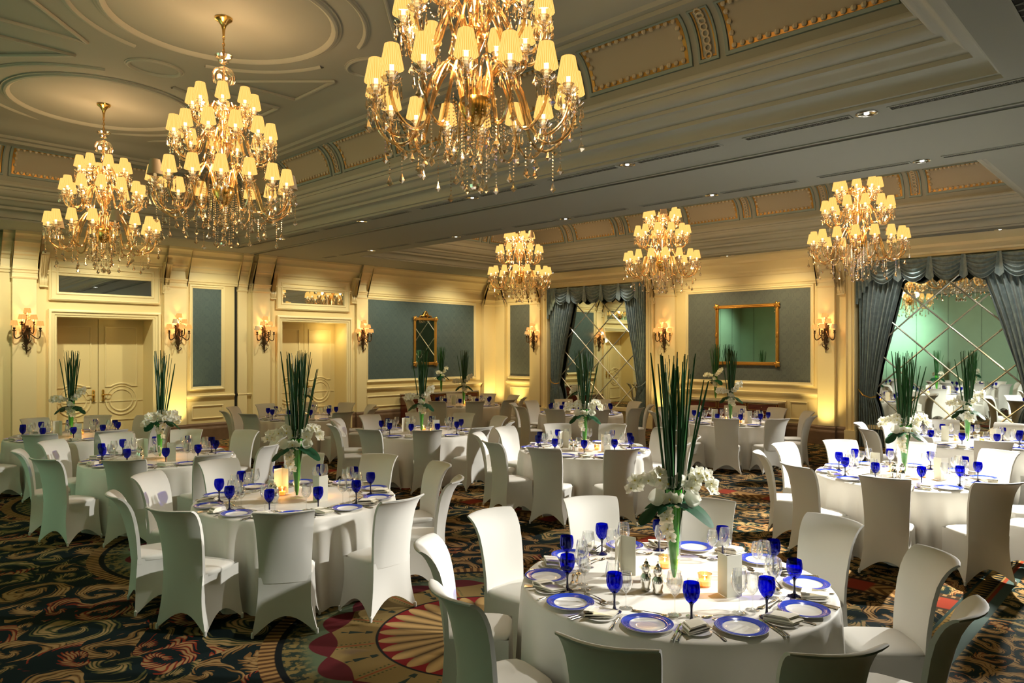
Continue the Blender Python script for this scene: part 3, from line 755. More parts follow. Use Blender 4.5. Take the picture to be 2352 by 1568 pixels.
# double doors
def door_leaf(n, a0, a1, z1, hinge_left):
    P = lambda a, z, h: (a, YL + DD - h, z)
    q = MB(); pbox(q, P, a0, a1, .012, z1, -.02, .03)
    d = struct('door_%d' % n, q, M['cream'], smooth=False)
    cx = (a0 + a1) / 2; w2 = (a1 - a0) / 2
    mo = MB()
    # upper panel whose lower edge bends round the circle
    def loop(off, h):
        x0, x1, zt = a0 + .13 + off, a1 - .13 - off, z1 - .16 - off
        rc = .36 + off; zc = 1.02
        pts = [P(x0, zt, h), P(x1, zt, h)]
        th = math.acos(min(1, (x1 - cx) / rc)) if (x1 - cx) < rc else 0.0
        zb = zc + rc * sin(th) if th > 0 else zc + .42
        base = zc + rc * .82
        pts += [P(x1, base, h)]
        for k in range(9):
            t = R(55) + R(70) * k / 8
            pts.append(P(cx + rc * cos(t), zc + rc * sin(t), h))
        pts += [P(x0, base, h)]
        return pts
    mo.loft([loop(0, .03), loop(0, .048), loop(.02, .05), loop(.03, .03)])
    def circ(r, h): return [P(cx + r * cos(t), 1.02 + r * sin(t), h) for t in [2 * pi * k / 36 for k in range(36)]]
    for r in (.33, .25): mo.loft([circ(r, .03), circ(r, .046), circ(r - .02, .046), circ(r - .03, .03)])
    ring_profile(mo, P, a0 + .13, .16, a1 - .13, .60, [(0, .03), (0, .048), (.02, .05), (.03, .03)])
    pbox(mo, P, a0 + .02, a1 - .02, .99, 1.02, .03, .042)
    obj('door_moulding', mo.data('door_moulding', M['creamtrim'], angle=30), d)
    s = 1 if hinge_left else -1; hx = (a1 - .09) if hinge_left else (a0 + .09)
    hb = MB(); c = P(hx, 1.14, .03)
    hb.lathe([(0, 0), (.03, 0), (.034, .02), (.022, .06), (.03, .1), (.034, .14), (.022, .18), (.03, .22), (.02, .25), (0, .262)], 12, (c[0], c[1] - .012, c[2] - .13))
    y = c[1]
    hb.tube([(hx, y - .02, 1.15), (hx, y - .07, 1.15), (hx - s * .03, y - .08, 1.155), (hx - s * .10, y - .08, 1.15), (hx - s * .15, y - .075, 1.14)], [.013, .013, .014, .012, .009], 8)
    obj('door_handle', hb.data('door_handle', M['brass']), d)
    return d
m1 = (D1[0] + D1[1]) / 2; m2 = (D2[0] + D2[1]) / 2
door_leaf(1, D1[0], m1 - .006, D1[3], True); door_leaf(2, m1 + .006, D1[1], D1[3], False)
door_leaf(3, D2[0], m2 - .006, D2[3], True); door_leaf(4, m2 + .006, D2[1], D2[3], False)
dk = MB(); pbox(dk, lambda a, z, h: (a, YL + DD + .05 - h, z), D1[0] - .05, D1[1] + .05, 0, 2.9, 0, .01); pbox(dk, lambda a, z, h: (a, YL + DD + .05 - h, z), D2[0] - .05, D2[1] + .05, 0, 2.9, 0, .01)
struct('trim_34', dk, M['darkgap'], smooth=False)

# ---- mirrored niches with bevelled lozenges
def niche_mirror(n, a0, a1, z0, z1, cw, chh, ca, cz):
    q = MB(); q.add([WM(a0, z0, -.148), WM(a1, z0, -.148), WM(a1, z1, -.148), WM(a0, z1, -.148)], [(0, 1, 2, 3)])
    wn = struct('window_%d' % n, q, M['mirror'], smooth=False)
    st = MB()
    # diagonal bevel strips, clipped to the mirror
    for s in (-1, 1):
        for k in range(-12, 13):
            # line: (a-ca)/cw + s*(z-cz)/chh = k  (cw, chh: full lozenge diagonals)
            pts = []
            for z in (z0, z1):
                a = ca + cw * (k - s * (z - cz) / chh)
                if a0 <= a <= a1: pts.append((a, z))
            for a in (a0, a1):
                z = cz + s * chh * (k - (a - ca) / cw)
                if z0 < z < z1: pts.append((a, z))
            if len(pts) < 2: continue
            (aa, za), (ab, zb) = pts[0], pts[1]
            L = hypot(ab - aa, zb - za)
            if L < .05: continue
            na, nz = -(zb - za) / L * .017, (ab - aa) / L * .017
            e = .004 * (s + 2) / 3
            A = [WM(aa + na, za + nz, -.147), WM(aa, za, -.133 - e), WM(aa - na, za - nz, -.147)]
            B = [WM(ab + na, zb + nz, -.147), WM(ab, zb, -.133 - e), WM(ab - na, zb - nz, -.147)]
            st.add(A + B, [(0, 1, 4, 3), (1, 2, 5, 4)])
    obj('bevel_strip', st.data('bevel_strip', M['bevel'], smooth=False), wn)
    fr = MB(); pbox(fr, WM, a0, a1, z0 - .09, z0, -.22, -.02)
    obj('window_sill', fr.data('window_sill', M['creamtrim'], smooth=False), wn)
niche_mirror(3, N1[0], N1[1], .50, N1[3], .98, .91, 12.83, 2.70)
niche_mirror(4, N2[0], N2[1], .50, N2[3], .98, .91, 3.85, 2.62)

# ---- drapes
def drape(a_out, a_in, zt, label, side, P=WM, dark=False):
    """tied-back curtain: side=+1 when the outer edge has the larger Y"""
    root = empty('tied_curtain', label, 'curtain', (XM, (a_out + a_in) / 2, 0), 0, None)
    ox, oy = XM, (a_out + a_in) / 2
    W = abs(a_in - a_out); ztie = 1.15
    def width(z):
        if z > ztie:
            t = (z - ztie) / (zt - ztie); return W * (.34 + .66 * (t ** 1.35) + .05 * sin(pi * t))
        t = (ztie - z) / ztie; return W * (.34 + .16 * min(1, t * 1.6) ** .7)
    def fn(u, v):
        z = zt - v * (zt - .01)
        w_ = width(z); a = a_out - side * (w_ * u + .02)
        comp = 1.0 - .45 * math.exp(-((z - ztie) / .22) ** 2)
        ph = 9 * 2 * pi * u + .6 * sin(3 * z)
        h = .0 + .058 * comp * sin(ph) + .014 * sin(2.3 * ph + z) + .02 * sin(z * 2.1 + u * 5)
        h += .05 * (1 - v)
        sag = -.10 * u * math.exp(-((z - ztie - .15) / .35) ** 2)
        x, y, zz = WM(a, max(0.008, z + sag), h - .06)
        return (x - ox, y - oy, zz)
    q = MB(); q.grid(fn, 110, 44)
    obj('curtain_panel', q.data('curtain_panel', M['drape'], angle=180), root)
    t = MB(); aw = width(ztie)
    pts = [(XM - .0 - ox, a_out - side * .01 - oy, ztie + .12), (XM - .09 - ox, a_out - side * aw * .4 - oy, ztie + .0), (XM - .10 - ox, a_out - side * (aw * .85) - oy, ztie - .05), (XM - .02 - ox, a_out - side * (aw + .05) - oy, ztie - .02)]
    sm = [Vector(pts[0]).lerp(Vector(pts[1]), k / 4) for k in range(4)] + [Vector(pts[1]).lerp(Vector(pts[2]), k / 4) for k in range(4)] + [Vector(pts[2]).lerp(Vector(pts[3]), k / 4) for k in range(5)]
    t.tube(sm, .016, 8)
    obj('tieback', t.data('tieback', M['brass'] if side > 0 else M['drape']), root)
    return root
def valance(a0, a1, zt, n, label):
    root = empty('swag_valance', label, 'curtain', (XM, (a0 + a1) / 2, zt), 0, None); ox, oy = XM, (a0 + a1) / 2
    jw = .36
    cw = (a1 - a0 - 2 * jw + .24) / n
    for k in range(n):
        s0 = a0 + jw - .12 + cw * k
        def fn(u, v, s0=s0):
            c = sin(pi * u)
            z = zt - .02 - v * (.20 + .29 * c ** .8)
            h = .09 + .040 * sin(v * 5.2 * 2 * pi + .6 * cos(2 * pi * u)) * (c ** .4) * (.55 + .45 * v) + .06 * c * sin(pi * v * .9)
            p = WM(s0 + cw * u, z, h); return (p[0] - ox, p[1] - oy, p[2] - zt)
        q = MB(); q.grid(fn, 20, 60); obj('swag', q.data('swag', M['drape'], angle=180), root)
    for k in range(n + 1):
        s = a0 + jw - .12 + cw * k
        def fn2(u, v, s=s):
            z = zt - v * .42; wd = .035 + .045 * v
            p = WM(s + wd * (u - .5) * 2, z, .135 + .015 * cos(2 * pi * u)); return (p[0] - ox, p[1] - oy, p[2] - zt)
        q = MB(); q.grid(fn2, 6, 6); q.grid(lambda u, v, s=s: tuple(Vector(fn2(u, 1)) + Vector((0.012 * v, 0, -.07 * v * (1 - abs(u - .5) * 2)))), 6, 2)
        obj('swag_tail', q.data('swag_tail', M['drape'], angle=180), root)
    for sd in (0, 1):
        def fj(u, v, sd=sd):
            a = (a1 - .0 - u * jw) if sd else (a0 + u * jw)
            L = .92 - .62 * (round(u * 5) / 5)
            p = WM(a, zt - v * L, .12 + .03 * cos(u * 5 * 2 * pi)); return (p[0] - ox, p[1] - oy, p[2] - zt)
        q = MB(); q.grid(fj, 40, 14); obj('jabot', q.data('jabot', M['drape'], angle=180), root)
    return root
drape(14.60, 13.62, 3.98, 'grey tied-back curtain on the corner side of the small draped mirror', 1)
drape(11.10, 11.95, 3.98, 'grey tied-back curtain on the sconce side of the small draped mirror', -1)
drape(5.60, 4.62, 4.04, 'blue-grey tied-back curtain on the pilaster side of the large draped mirror', 1)
drape(2.10, 3.35, 4.04, 'blue curtain cut by the right edge of the photo', -1)
valance(11.1, 14.6, 4.0, 5, 'swagged grey valance with jabots over the small draped mirror')
valance(2.1, 5.6, 4.06, 5, 'swagged blue-grey valance over the large draped mirror')

# ------------------------------------------------------------------ chandeliers
def shade_mesh(name, r0, r1, h, m):
    q = MB(); q.grid(lambda u, v: ((r0 + (r1 - r0) * v) * cos(2 * pi * u) * (1 + .018 * cos(2 * pi * u * 17)), (r0 + (r1 - r0) * v) * sin(2 * pi * u) * (1 + .018 * cos(2 * pi * u * 17)), h * v), 34, 3, closed_u=True)
    return q.data(name, m)
sh_on = shade_mesh('lamp_shade', .082, .050, .165, M['shade']); sh_off = shade_mesh('lamp_shade_unlit', .082, .050, .165, M['shadeoff'])
q = MB(); q.lathe([(0, .045), (.052, .045), (.052, .05), (0, .05)], 16); q.lathe([(.012, -.07), (.016, -.06), (.016, .04), (.022, .06), (.012, .10), (0, .115)], 8)
glow_me = q.data('bulb', M['shadein'])
q = MB(); q.lathe([(.0, -.115), (.018, -.11), (.014, -.07), (.016, -.01), (.0, 0)], 8); sleeve_me = q.data('candle_sleeve', M['sleeve'])
def dish(r, n=12):
    q = MB()
    q.grid(lambda u, v: ((.012 + (r - .012) * v) * (1 + .07 * v * cos(n * 2 * pi * u)) * cos(2 * pi * u), (.012 + (r - .012) * v) * (1 + .07 * v * cos(n * 2 * pi * u)) * sin(2 * pi * u), .035 * v ** 2.2), 36, 4, closed_u=True)
    return q
q = dish(.072); q.lathe([(.012, -.05), (.03, -.035), (.015, -.015), (.03, 0), (.012, .02), (.028, .05), (.045, .07), (.02, .06), (0, .06)], 12)
dish_me = q.data('drip_pan', M['crystal'], angle=25)
def drop(mb, x, y, z, r, L, seg=6):
    mb.add([(x, y, z)] + [(x + r * .55 * cos(2 * pi * k / seg), y + r * .55 * sin(2 * pi * k / seg), z - L * .42) for k in range(seg)] +
           [(x + r * cos(2 * pi * k / seg), y + r * sin(2 * pi * k / seg), z - L * .72) for k in range(seg)] + [(x, y, z - L)],
           [(0, 1 + (k + 1) % seg, 1 + k) for k in range(seg)] + [(1 + k, 1 + (k + 1) % seg, 1 + seg + (k + 1) % seg, 1 + seg + k) for k in range(seg)] +
           [(1 + seg + k, 1 + seg + (k + 1) % seg, 1 + 2 * seg) for k in range(seg)])
def bead(mb, x, y, z, r):
    mb.add([(x, y, z + r), (x + r, y, z), (x, y + r, z), (x - r, y, z), (x, y - r, z), (x, y, z - r)], [(0, 1, 2), (0, 2, 3), (0, 3, 4), (0, 4, 1), (5, 2, 1), (5, 3, 2), (5, 4, 3), (5, 1, 4)])
def strand(mb, x, y, z, L, r=.0085, end=.024):
    n = int(L / .026)
    for k in range(n): bead(mb, x, y, z - .013 - k * .026, r)
    drop(mb, x, y, z - n * .026, end, end * 3.2)
q = MB()
for k in range(9):
    a = 2 * pi * k / 9; x, y = .068 * cos(a), .068 * sin(a)
    bead(q, x, y, .015, .007); drop(q, x, y, .005, .011, .075 if k % 3 else .10, 4)
prism_me = q.data('crystal_prisms', M['crystal'], smooth=False)
pend_me = []
for L in (.10, .17, .24):
    q = MB(); strand(q, 0, 0, 0, L, .008, .027); pend_me.append(q.data('crystal_pendant', M['crystal'], smooth=False))
def arm_mesh(r_in, z_in, r_out, z_out, dip, rise):
    """glass arm: up out of the hub, over, down through a dip and up to the cup"""
    P = [(r_in, z_in), (r_in + .05, z_in + rise * .8), (r_in + (r_out - r_in) * .22, z_in + rise), (r_in + (r_out - r_in) * .40, z_in + rise * .2), (r_in + (r_out - r_in) * .55, z_out - dip * .75),
         (r_in + (r_out - r_in) * .74, z_out - dip), (r_in + (r_out - r_in) * .93, z_out - dip * .72), (r_out + .005, z_out - dip * .3), (r_out, z_out)]
    pts = []
    for i in range(len(P) - 1):
        p0 = P[max(0, i - 1)]; p1 = P[i]; p2 = P[i + 1]; p3 = P[min(len(P) - 1, i + 2)]
        for k in range(3):
            t = k / 3
            pts.append(tuple(.5 * ((2 * p1[j]) + (-p0[j] + p2[j]) * t + (2 * p0[j] - 5 * p1[j] + 4 * p2[j] - p3[j]) * t * t + (-p0[j] + 3 * p1[j] - 3 * p2[j] + p3[j]) * t ** 3) for j in (0, 1)))
    pts.append(P[-1])
    q = MB(); q.tube([(a, 0, b) for a, b in pts], .0125, 7)
    return q.data('glass_arm', M['amberarm'])
TIERS = [(16, .74, 4.07, .10, 4.02, .27, .24), (12, .53, 4.62, .08, 4.52, .19, .17), (8, .33, 4.98, .07, 4.86, .13, .12)]
arm_mes = [arm_mesh(t[3], t[4], t[1], t[2] - .115, t[5], t[6]) for t in TIERS]
q = MB(); prof = [(0, 3.80), (.05, 3.82), (.10, 3.90), (.125, 3.97), (.11, 4.02), (.05, 4.05), (.03, 4.10)]
stem_prof = [(.03, 4.10), (.045, 4.16), (.028, 4.22), (.026, 4.32), (.05, 4.38), (.09, 4.46), (.11, 4.52), (.07, 4.56), (.03, 4.60), (.028, 4.68), (.045, 4.74), (.05, 4.80), (.085, 4.86), (.09, 4.90), (.03, 4.94), (.022, 5.05), (.04, 5.12), (.018, 5.18), (.014, 5.42), (0, 5.43)]
bowl_me = q.lathe(prof, 20).data('hub_bowl', M['brass'])
q = MB(); q.lathe(stem_prof, 16); stem_me = q.data('stem', M['amberarm'], angle=60)
q = MB(); q.lathe([(0, 5.41), (.05, 5.405), (.10, 5.38), (.125, 5.33), (.13, 5.28), (.12, 5.24)], 20)
q.lathe([(.02, 5.50), (.085, 5.515), (.10, 5.54), (.03, 5.52)], 14); q.lathe([(.02, 5.47), (.05, 5.46), (.06, 5.48), (.03, 5.49)], 12)
dome_me = q.data('glass_dome', M['crystal'])
q = MB(); q.lathe([(0, ZH - .22), (.012, ZH - .21), (.018, ZH - .14), (.03, ZH - .09), (.06, ZH - .05), (.095, ZH - .025), (.10, ZH - .004), (0, ZH - .002)], 20)
canopy_me = q.data('canopy', M['brass'])
q = MB()
z = 5.50; k = 0
while z < ZH - .20:
    pts = []
    for i in range(9):
        a = 2 * pi * i / 8; lx, lz = .013 * cos(a), .026 * sin(a)
        pts.append((lx, 0, z + .02 + lz) if k % 2 else (0, lx, z + .02 + lz))
    q.tube(pts, .0042, 5); z += .038; k += 1
q.tube([(.012, .006, 5.44 + .06 * i) if i % 2 else (-.008, -.01, 5.44 + .06 * i) for i in range(8)], .004, 5)
chain_me = q.data('chain', M['brass'])
strand_mes = []
for L in (.30, .42, .52):
    q = MB(); strand(q, 0, 0, 0, L, .009, .026); strand_mes.append(q.data('crystal_strand', M['crystal'], smooth=False))
q = MB(); q.ball((0, 0, -.06), .04, 8, 6, 1.05); bead(q, 0, 0, -.005, .014); finial_me = q.data('crystal_ball', M['crystal'], smooth=False)
q = MB()
for k in range(10):
    a0, a1 = 2 * pi * k / 10, 2 * pi * (k + 1) / 10
    for j in range(9):
        t = j / 9; a = a0 + (a1 - a0) * t; r = .36; bead(q, r * cos(a), r * sin(a), 4.80 - .09 * sin(pi * t), .0075)
swagm = q.data('bead_swag', M['crystal'], smooth=False)

def chandelier(loc, label, rot, off):
    root = empty('chandelier', label, 'chandelier', (loc[0], loc[1], ZH), rot, None)
    def part(name, me, z=0): return obj(name, me, root, (0, 0, z - ZH))
    part('canopy', canopy_me); part('chain', chain_me); part('stem', stem_me); part('hub_bowl', bowl_me); part('glass_dome', dome_me)
    o = part('bead_swag', swagm); o['kind'] = 'stuff'
    n_arm = 0
    for ti, (n, r, z, *_r) in enumerate(TIERS):
        for k in range(n):
            a = 2 * pi * (k + .25 * ti) / n
            arm = obj('arm', arm_mes[ti], root, (0, 0, -ZH), a)
            obj('drip_pan', dish_me, arm, (r, 0, z - .115))
            obj('candle_sleeve', sleeve_me, arm, (r, 0, z))
            pr = obj('crystal_prisms', prism_me, arm, (r, 0, z - .135), k * .7); pr['kind'] = 'stuff'
            lit = n_arm not in off
            obj('lamp_shade', sh_on if lit else sh_off, arm, (r, 0, z - .02))
            if lit: obj('bulb', glow_me, arm, (r, 0, z - .015))
            if not lit: arm['label'] = 'arm with an unlit grey shade'
            if ti == 0:
                obj('crystal_pendant', pend_me[k % 3], arm, (r - .10, 0, z - .38)); obj('crystal_pendant', pend_me[(k + 1) % 3], arm, (r + .055, 0, z - .13))
                obj('crystal_pendant', pend_me[(k + 2) % 3], arm, (r - .32, .02, z - .36))
            elif k % 2 == 0: obj('crystal_pendant', pend_me[0], arm, (r - .06, 0, z - .30))
            n_arm += 1
    for k in range(12):
        a = 2 * pi * k / 12; r = .105
        obj('crystal_strand', strand_mes[k % 3], root, (r * cos(a), r * sin(a), 3.93 - ZH))
    for k in range(10):
        a = 2 * pi * (k + .5) / 10; r = .22
        obj('crystal_strand', strand_mes[k % 2], root, (r * cos(a), r * sin(a), 4.02 - ZH))
    for k in range(8):
        a = 2 * pi * (k + .3) / 8; r = .16
        obj('crystal_strand', strand_mes[0], root, (r * cos(a), r * sin(a), 3.98 - ZH))
    q_ = obj('crystal_ball', finial_me, root, (0, 0, 3.44 - ZH))
    obj('crystal_strand', strand_mes[1], root, (0, 0, 3.85 - ZH))
    for z, p in ((4.22, 38), (4.74, 22), (5.25, 105)):
        for k in range(2):
            a = k * pi + .6
            lamp('chandelier_glow', 'POINT', (loc[0] + .30 * cos(a), loc[1] + .30 * sin(a), z), p * CH_PW, WARM if z < 5 else (1.0, .56, .26), 0.10)
    return root
CH_PW = 0.25
names = ['large crystal chandelier hanging over the foreground table, its top cut by the photo', 'crystal chandelier hanging in the middle of the near ceiling bay', 'crystal chandelier of the near bay farthest from the camera',
         'crystal chandelier nearest the large draped mirror, in the far bay', 'crystal chandelier in the middle of the far ceiling bay', 'smallest-looking crystal chandelier, hanging before the room corner']
offs = [(17, 22), (6, 13), (3, 9), (12,), (9, 30), (31,)]
for i, (x, y) in enumerate(CHA + CHB): chandelier((x, y), names[i], .35 + i * .37, offs[i])

# ------------------------------------------------------------------ wall sconces
ssh = shade_mesh('sconce_shade', .070, .050, .095, M['sshade']); ssh_off = shade_mesh('sconce_shade_unlit', .070, .050, .095, M['shadeoff'])
def scroll_arm(out, side, z0, z1):
    """bronze candle arm from the backplate to its cup"""
    ex, ey = out * sin(side), out * cos(side)
    P = [(0, .03, z0), (ex * .25, ey * .25 + .03, z0 + .06), (ex * .55, ey * .55 + .02, z0 - .02), (ex * .85, ey * .85, z0 - .06), (ex * 1.02, ey * 1.02, z0), (ex, ey, z1 - .06), (ex, ey, z1)]
    q = MB(); pts = []
    for i in range(len(P) - 1):
        for k in range(3): pts.append(tuple(Vector(P[i]).lerp(Vector(P[i + 1]), k / 3)))
    pts.append(P[-1]); pts = [Vector(p) for p in pts]
    for _ in range(2): pts = [pts[0]] + [(pts[i - 1] + pts[i] * 2 + pts[i + 1]) / 4 for i in range(1, len(pts) - 1)] + [pts[-1]]
    q.tube(pts, .0115, 7); q.lathe([(0, -.05), (.012, -.045), (.034, -.03), (.036, -.024), (.012, -.02), (.02, 0), (.026, .02), (.016, .03), (0, .03)], 10, (ex, ey, z1))
    return q.data('scroll_arm', M['bronze']), (ex, ey, z1)
q = MB()
sp = [(0, .0, -.40), (.012, .015, -.37), (.0, .02, -.33), (.03, .02, -.29), (.015, .03, -.24), (.05, .03, -.17), (.04, .04, -.10), (.06, .035, -.02), (.045, .03, .08), (.05, .03, .16), (.02, .025, .25), (.0, .02, .33)]
q.loft([[(x0 * 1.0 * cos(t), max(0, .02 + y0 * 1.2 * sin(t)), z0) for t in [2 * pi * k / 10 for k in range(10)]] for x0, y0, z0 in sp], cap=True)
for k in range(9):
    z = -.34 + .075 * k; s = 1 if k % 2 else -1
    q.tube([(s * .01, .03, z), (s * .05, .045, z + .02), (s * .075, .04, z + .055), (s * .05, .045, z + .075), (s * .035, .045, z + .055)], [.012, .012, .010, .007, .004], 6)
splate = q.data('backplate', M['bronze'])
sconce_arms = [(.24, -1.15), (.24, 1.15), (.25, 0.0), (.17, -.62), (.17, .62), (.09, 0.0)]
szs = [(-.05, .09), (-.05, .09), (-.07, .09), (.05, .21), (.05, .21), (.14, .34)]
arms_s = [scroll_arm(o_, s_, z0, z1) for (o_, s_), (z0, z1) in zip(sconce_arms, szs)]
q = MB(); q.lathe([(0, 0), (.011, 0), (.011, .055), (0, .055)], 8); sl2 = q.data('candle_sleeve_small', M['sleeve'])
def sconce(P, a, dep, z, rz, label, off=()):
    loc = P(a, z, dep)
    root = empty('wall_sconce', label, 'wall lamp', loc, rz)
    obj('backplate', splate, root)
    for k, (me, (ex, ey, ez)) in enumerate(arms_s):
        arm = obj('scroll_arm', me, root)
        obj('candle_sleeve', sl2, arm, (ex, ey, ez + .03))
        obj('lamp_shade', ssh_off if k in off else ssh, arm, (ex, ey, ez + .07))
    p = P(a, z + .30, dep + .16)
    lamp('sconce_glow', 'POINT', p, SC_PW, (1.0, .44, .15), .05)
SC_PW = 16
for a, d, lb, off in ((3.62, .12, 'bronze candle sconce on the pilaster before the first pair of doors', ()), (6.56, .07, 'bronze sconce between the first doors and the tall blue panel', (4,)),
                      (8.62, .12, 'bronze sconce on the pilaster beside the second doors', (1,)), (11.56, .07, 'bronze sconce between the second doors and the wide blue panel', ())):
    sconce(WL, a, d, 2.46, pi, lb, off)
for a, d, lb, off in ((15.2, .08, 'bronze sconce beside the narrow grey damask panel near the room corner', (1,)), (10.48, .08, 'bronze sconce between the small draped mirror and the square gilt mirror', ()),
                      (6.25, .10, 'bronze sconce between the square gilt mirror and the large curtain', (0,))):
    sconce(WM, a, d, 2.46, pi / 2, lb, off)

# uplights washing the pilasters
UP = 120
for P, a, d in ((WL, 6.52, .07), (WL, 16.4, .12), (WM, 6.25, .10), (WM, 10.45, .08), (WM, 15.9, .0)):
    lamp('floor_uplight', 'SPOT', P(a, .12, d + .42), UP, AMBER, .05, P(a, 1.55, d), 70, .9)
lamp('door_lobby_glow', 'POINT', (10.7, YL + .25, 2.5), 7, AMBER, .08)
lamp('niche_spot', 'SPOT', WM(14.3, 3.95, .30), 25, AMBER, .03, WM(14.3, 0, .12), 60, .8)
lamp('niche_spot', 'SPOT', WM(4.4, 4.0, .35), 30, (1, 1, .9), .03, WM(4.6, 1.5, -.1), 70, .8)

# ------------------------------------------------------------------ gilt mirrors
def gilt_mirror(P, a0, a1, z0, z1, label, crest, wdt, rz):
    cx, cz = (a0 + a1) / 2, (z0 + z1) / 2
    o0 = P(cx, z0, 0); root = empty('gilt_mirror', label, 'mirror', o0, 0)
    L = lambda a, z, h: tuple(Vector(P(a, z, h)) - Vector(o0))
    q = MB(); q.add([L(a0 + wdt * .8, z0 + wdt * .8, .022), L(a1 - wdt * .8, z0 + wdt * .8, .022), L(a1 - wdt * .8, z1 - wdt * .8, .022), L(a0 + wdt * .8, z1 - wdt * .8, .022)], [(0, 1, 2, 3)])
    obj('mirror_glass', q.data('mirror_glass', M['mirror'], smooth=False), root)
    q = MB(); ring_profile(q, L, a0, z0, a1, z1, [(0, .005), (0, .04), (.012, .055), (wdt * .4, .06), (wdt * .55, .045), (wdt * .75, .05), (wdt * .9, .03), (wdt, .022), (wdt, .01)])
    fr = obj('frame', q.data('frame', M['giltframe'], angle=30), root)
    for (ca, cz_) in ((a0 + wdt * .4, z0 + wdt * .4), (a1 - wdt * .4, z0 + wdt * .4), (a0 + wdt * .4, z1 - wdt * .4), (a1 - wdt * .4, z1 - wdt * .4)):
        q = MB()
        q.grid(lambda u, v: L(ca + wdt * .85 * sin(pi * v / 2) * (1 + .22 * cos(5 * 2 * pi * u)) * cos(2 * pi * u), cz_ + wdt * .85 * sin(pi * v / 2) * (1 + .22 * cos(5 * 2 * pi * u)) * sin(2 * pi * u), .05 + .03 * cos(pi * v / 2)), 30, 5, closed_u=True)
        obj('corner_ornament', q.data('corner_ornament', M['giltframe']), fr)
    if crest:
        q = MB()
        for s in (-1, 1):
            q.tube([L(cx + s * .24, z1 + .0, .04), L(cx + s * .20, z1 + .05, .045), L(cx + s * .12, z1 + .05, .05), L(cx + s * .06, z1 + .12, .05), L(cx + s * .02, z1 + .19, .05), L(cx + s * .0, z1 + .15, .05)], [.012, .02, .018, .022, .016, .008], 8)
            q.tube([L(cx + s * .05, z1 + .0, .04), L(cx + s * .09, z1 + .05, .05), L(cx + s * .03, z1 + .09, .05)], [.02, .022, .012], 8)
        q.ball(L(cx, z1 + .08, .055), .045, 8, 6)
        obj('crest', q.data('crest', M['giltframe']), root)
    else:
        for s_, az, aa in ((0, cz, a0 + .03), (0, cz, a1 - .03)):
            q = MB(); q.grid(lambda u, v: L(aa + .035 * sin(pi * v) * cos(2 * pi * u), az - .10 + .20 * v, .05 + .022 * sin(pi * v) * max(0, sin(2 * pi * u))), 14, 8, closed_u=True)
            obj('side_cartouche', q.data('side_cartouche', M['giltframe']), fr)
gilt_mirror(WL, 13.39, 14.26, 1.68, 3.10, 'narrow gilt mirror with a carved crest on the wide blue panel', True, .085, 0)
gilt_mirror(WM, 7.38, 9.02, 1.76, 3.25, 'large square gilt mirror on the grey damask panel', False, .085, 0)

# ------------------------------------------------------------------ sideboards
def sideboard(P, a0, a1, H, label):
    o0 = P((a0 + a1) / 2, 0, .06); root = empty('sideboard', label, 'sideboard', o0)
    L = lambda a, z, h: tuple(Vector(P(a, z, h)) - Vector(o0))
    D = .46
    q = MB(); pbox(q, L, a0 + .02, a1 - .02, .10, H - .035, .07, D); obj('body', q.data('body', M['wood'], smooth=False), root)
    q = MB(); pbox(q, L, a0, a1, H - .03, H, .06, D + .03); obj('marble_top', q.data('marble_top', M['marble'], smooth=False), root)
    n = 3; wd = (a1 - a0 - .04) / n
    q = MB()
    for k in range(n + 1):
        a = a0 + .02 + wd * k; pbox(q, L, a - .022, a + .022, .10, H - .035, D - .005, D + .022)
        q.tube([L(a, .12, D + .03), L(a, H - .06, D + .03)], .006, 6)
    tr = obj('brass_mounts', q.data('brass_mounts', M['wood'], smooth=False), root)
    for k in range(n + 1):
        a = a0 + .02 + wd * k
        for da in (-.018, .018):
            q = MB(); q.tube([L(a + da, .12, D + .024), L(a + da, H - .05, D + .024)], .004, 6); obj('brass_strip', q.data('brass_strip', M['brass']), tr)
    for k in range(n):
        x0, x1 = a0 + .02 + wd * k + .03, a0 + .02 + wd * (k + 1) - .03
        q = MB(); pbox(q, L, x0, x1, H - .20, H - .05, D, D + .014)
        d = obj('drawer', q.data('drawer', M['wood'], smooth=False), root)
        q = MB(); ring_profile(q, L, x0, H - .20, x1, H - .05, [(0, .012 + D), (0, D + .02), (.008, D + .02), (.008, D + .012)]); obj('brass_edge', q.data('brass_edge', M['brass'], smooth=False), d)
        q = MB(); q.ball(L((x0 + x1) / 2, H - .125, D + .03), .014, 8, 6); obj('knob', q.data('knob', M['brass']), d)
        q = MB(); pbox(q, L, x0, x1, .14, H - .23, D, D + .014)
        d = obj('door', q.data('door', M['wood'], smooth=False), root)
        q = MB(); ring_profile(q, L, x0 + .05, .19, x1 - .05, H - .28, [(0, .012 + D), (0, D + .022), (.008, D + .022), (.008, D + .012)]); obj('brass_edge', q.data('brass_edge', M['brass'], smooth=False), d)
    for a in (a0 + .06, a1 - .06):
        for h in (.10, D - .03):
            q = MB(); c = L(a, 0, h); q.lathe([(0, .0), (.016, 0), (.024, .05), (.034, .10), (0, .10)], 10, c); obj('leg', q.data('leg', M['wood']), root)
sideboard(WM, 7.19, 9.52, .91, 'mahogany sideboard with marble top under the square gilt mirror')
sideboard(WL, 12.85, 15.6, .86, 'dark mahogany sideboard under the narrow gilt mirror')

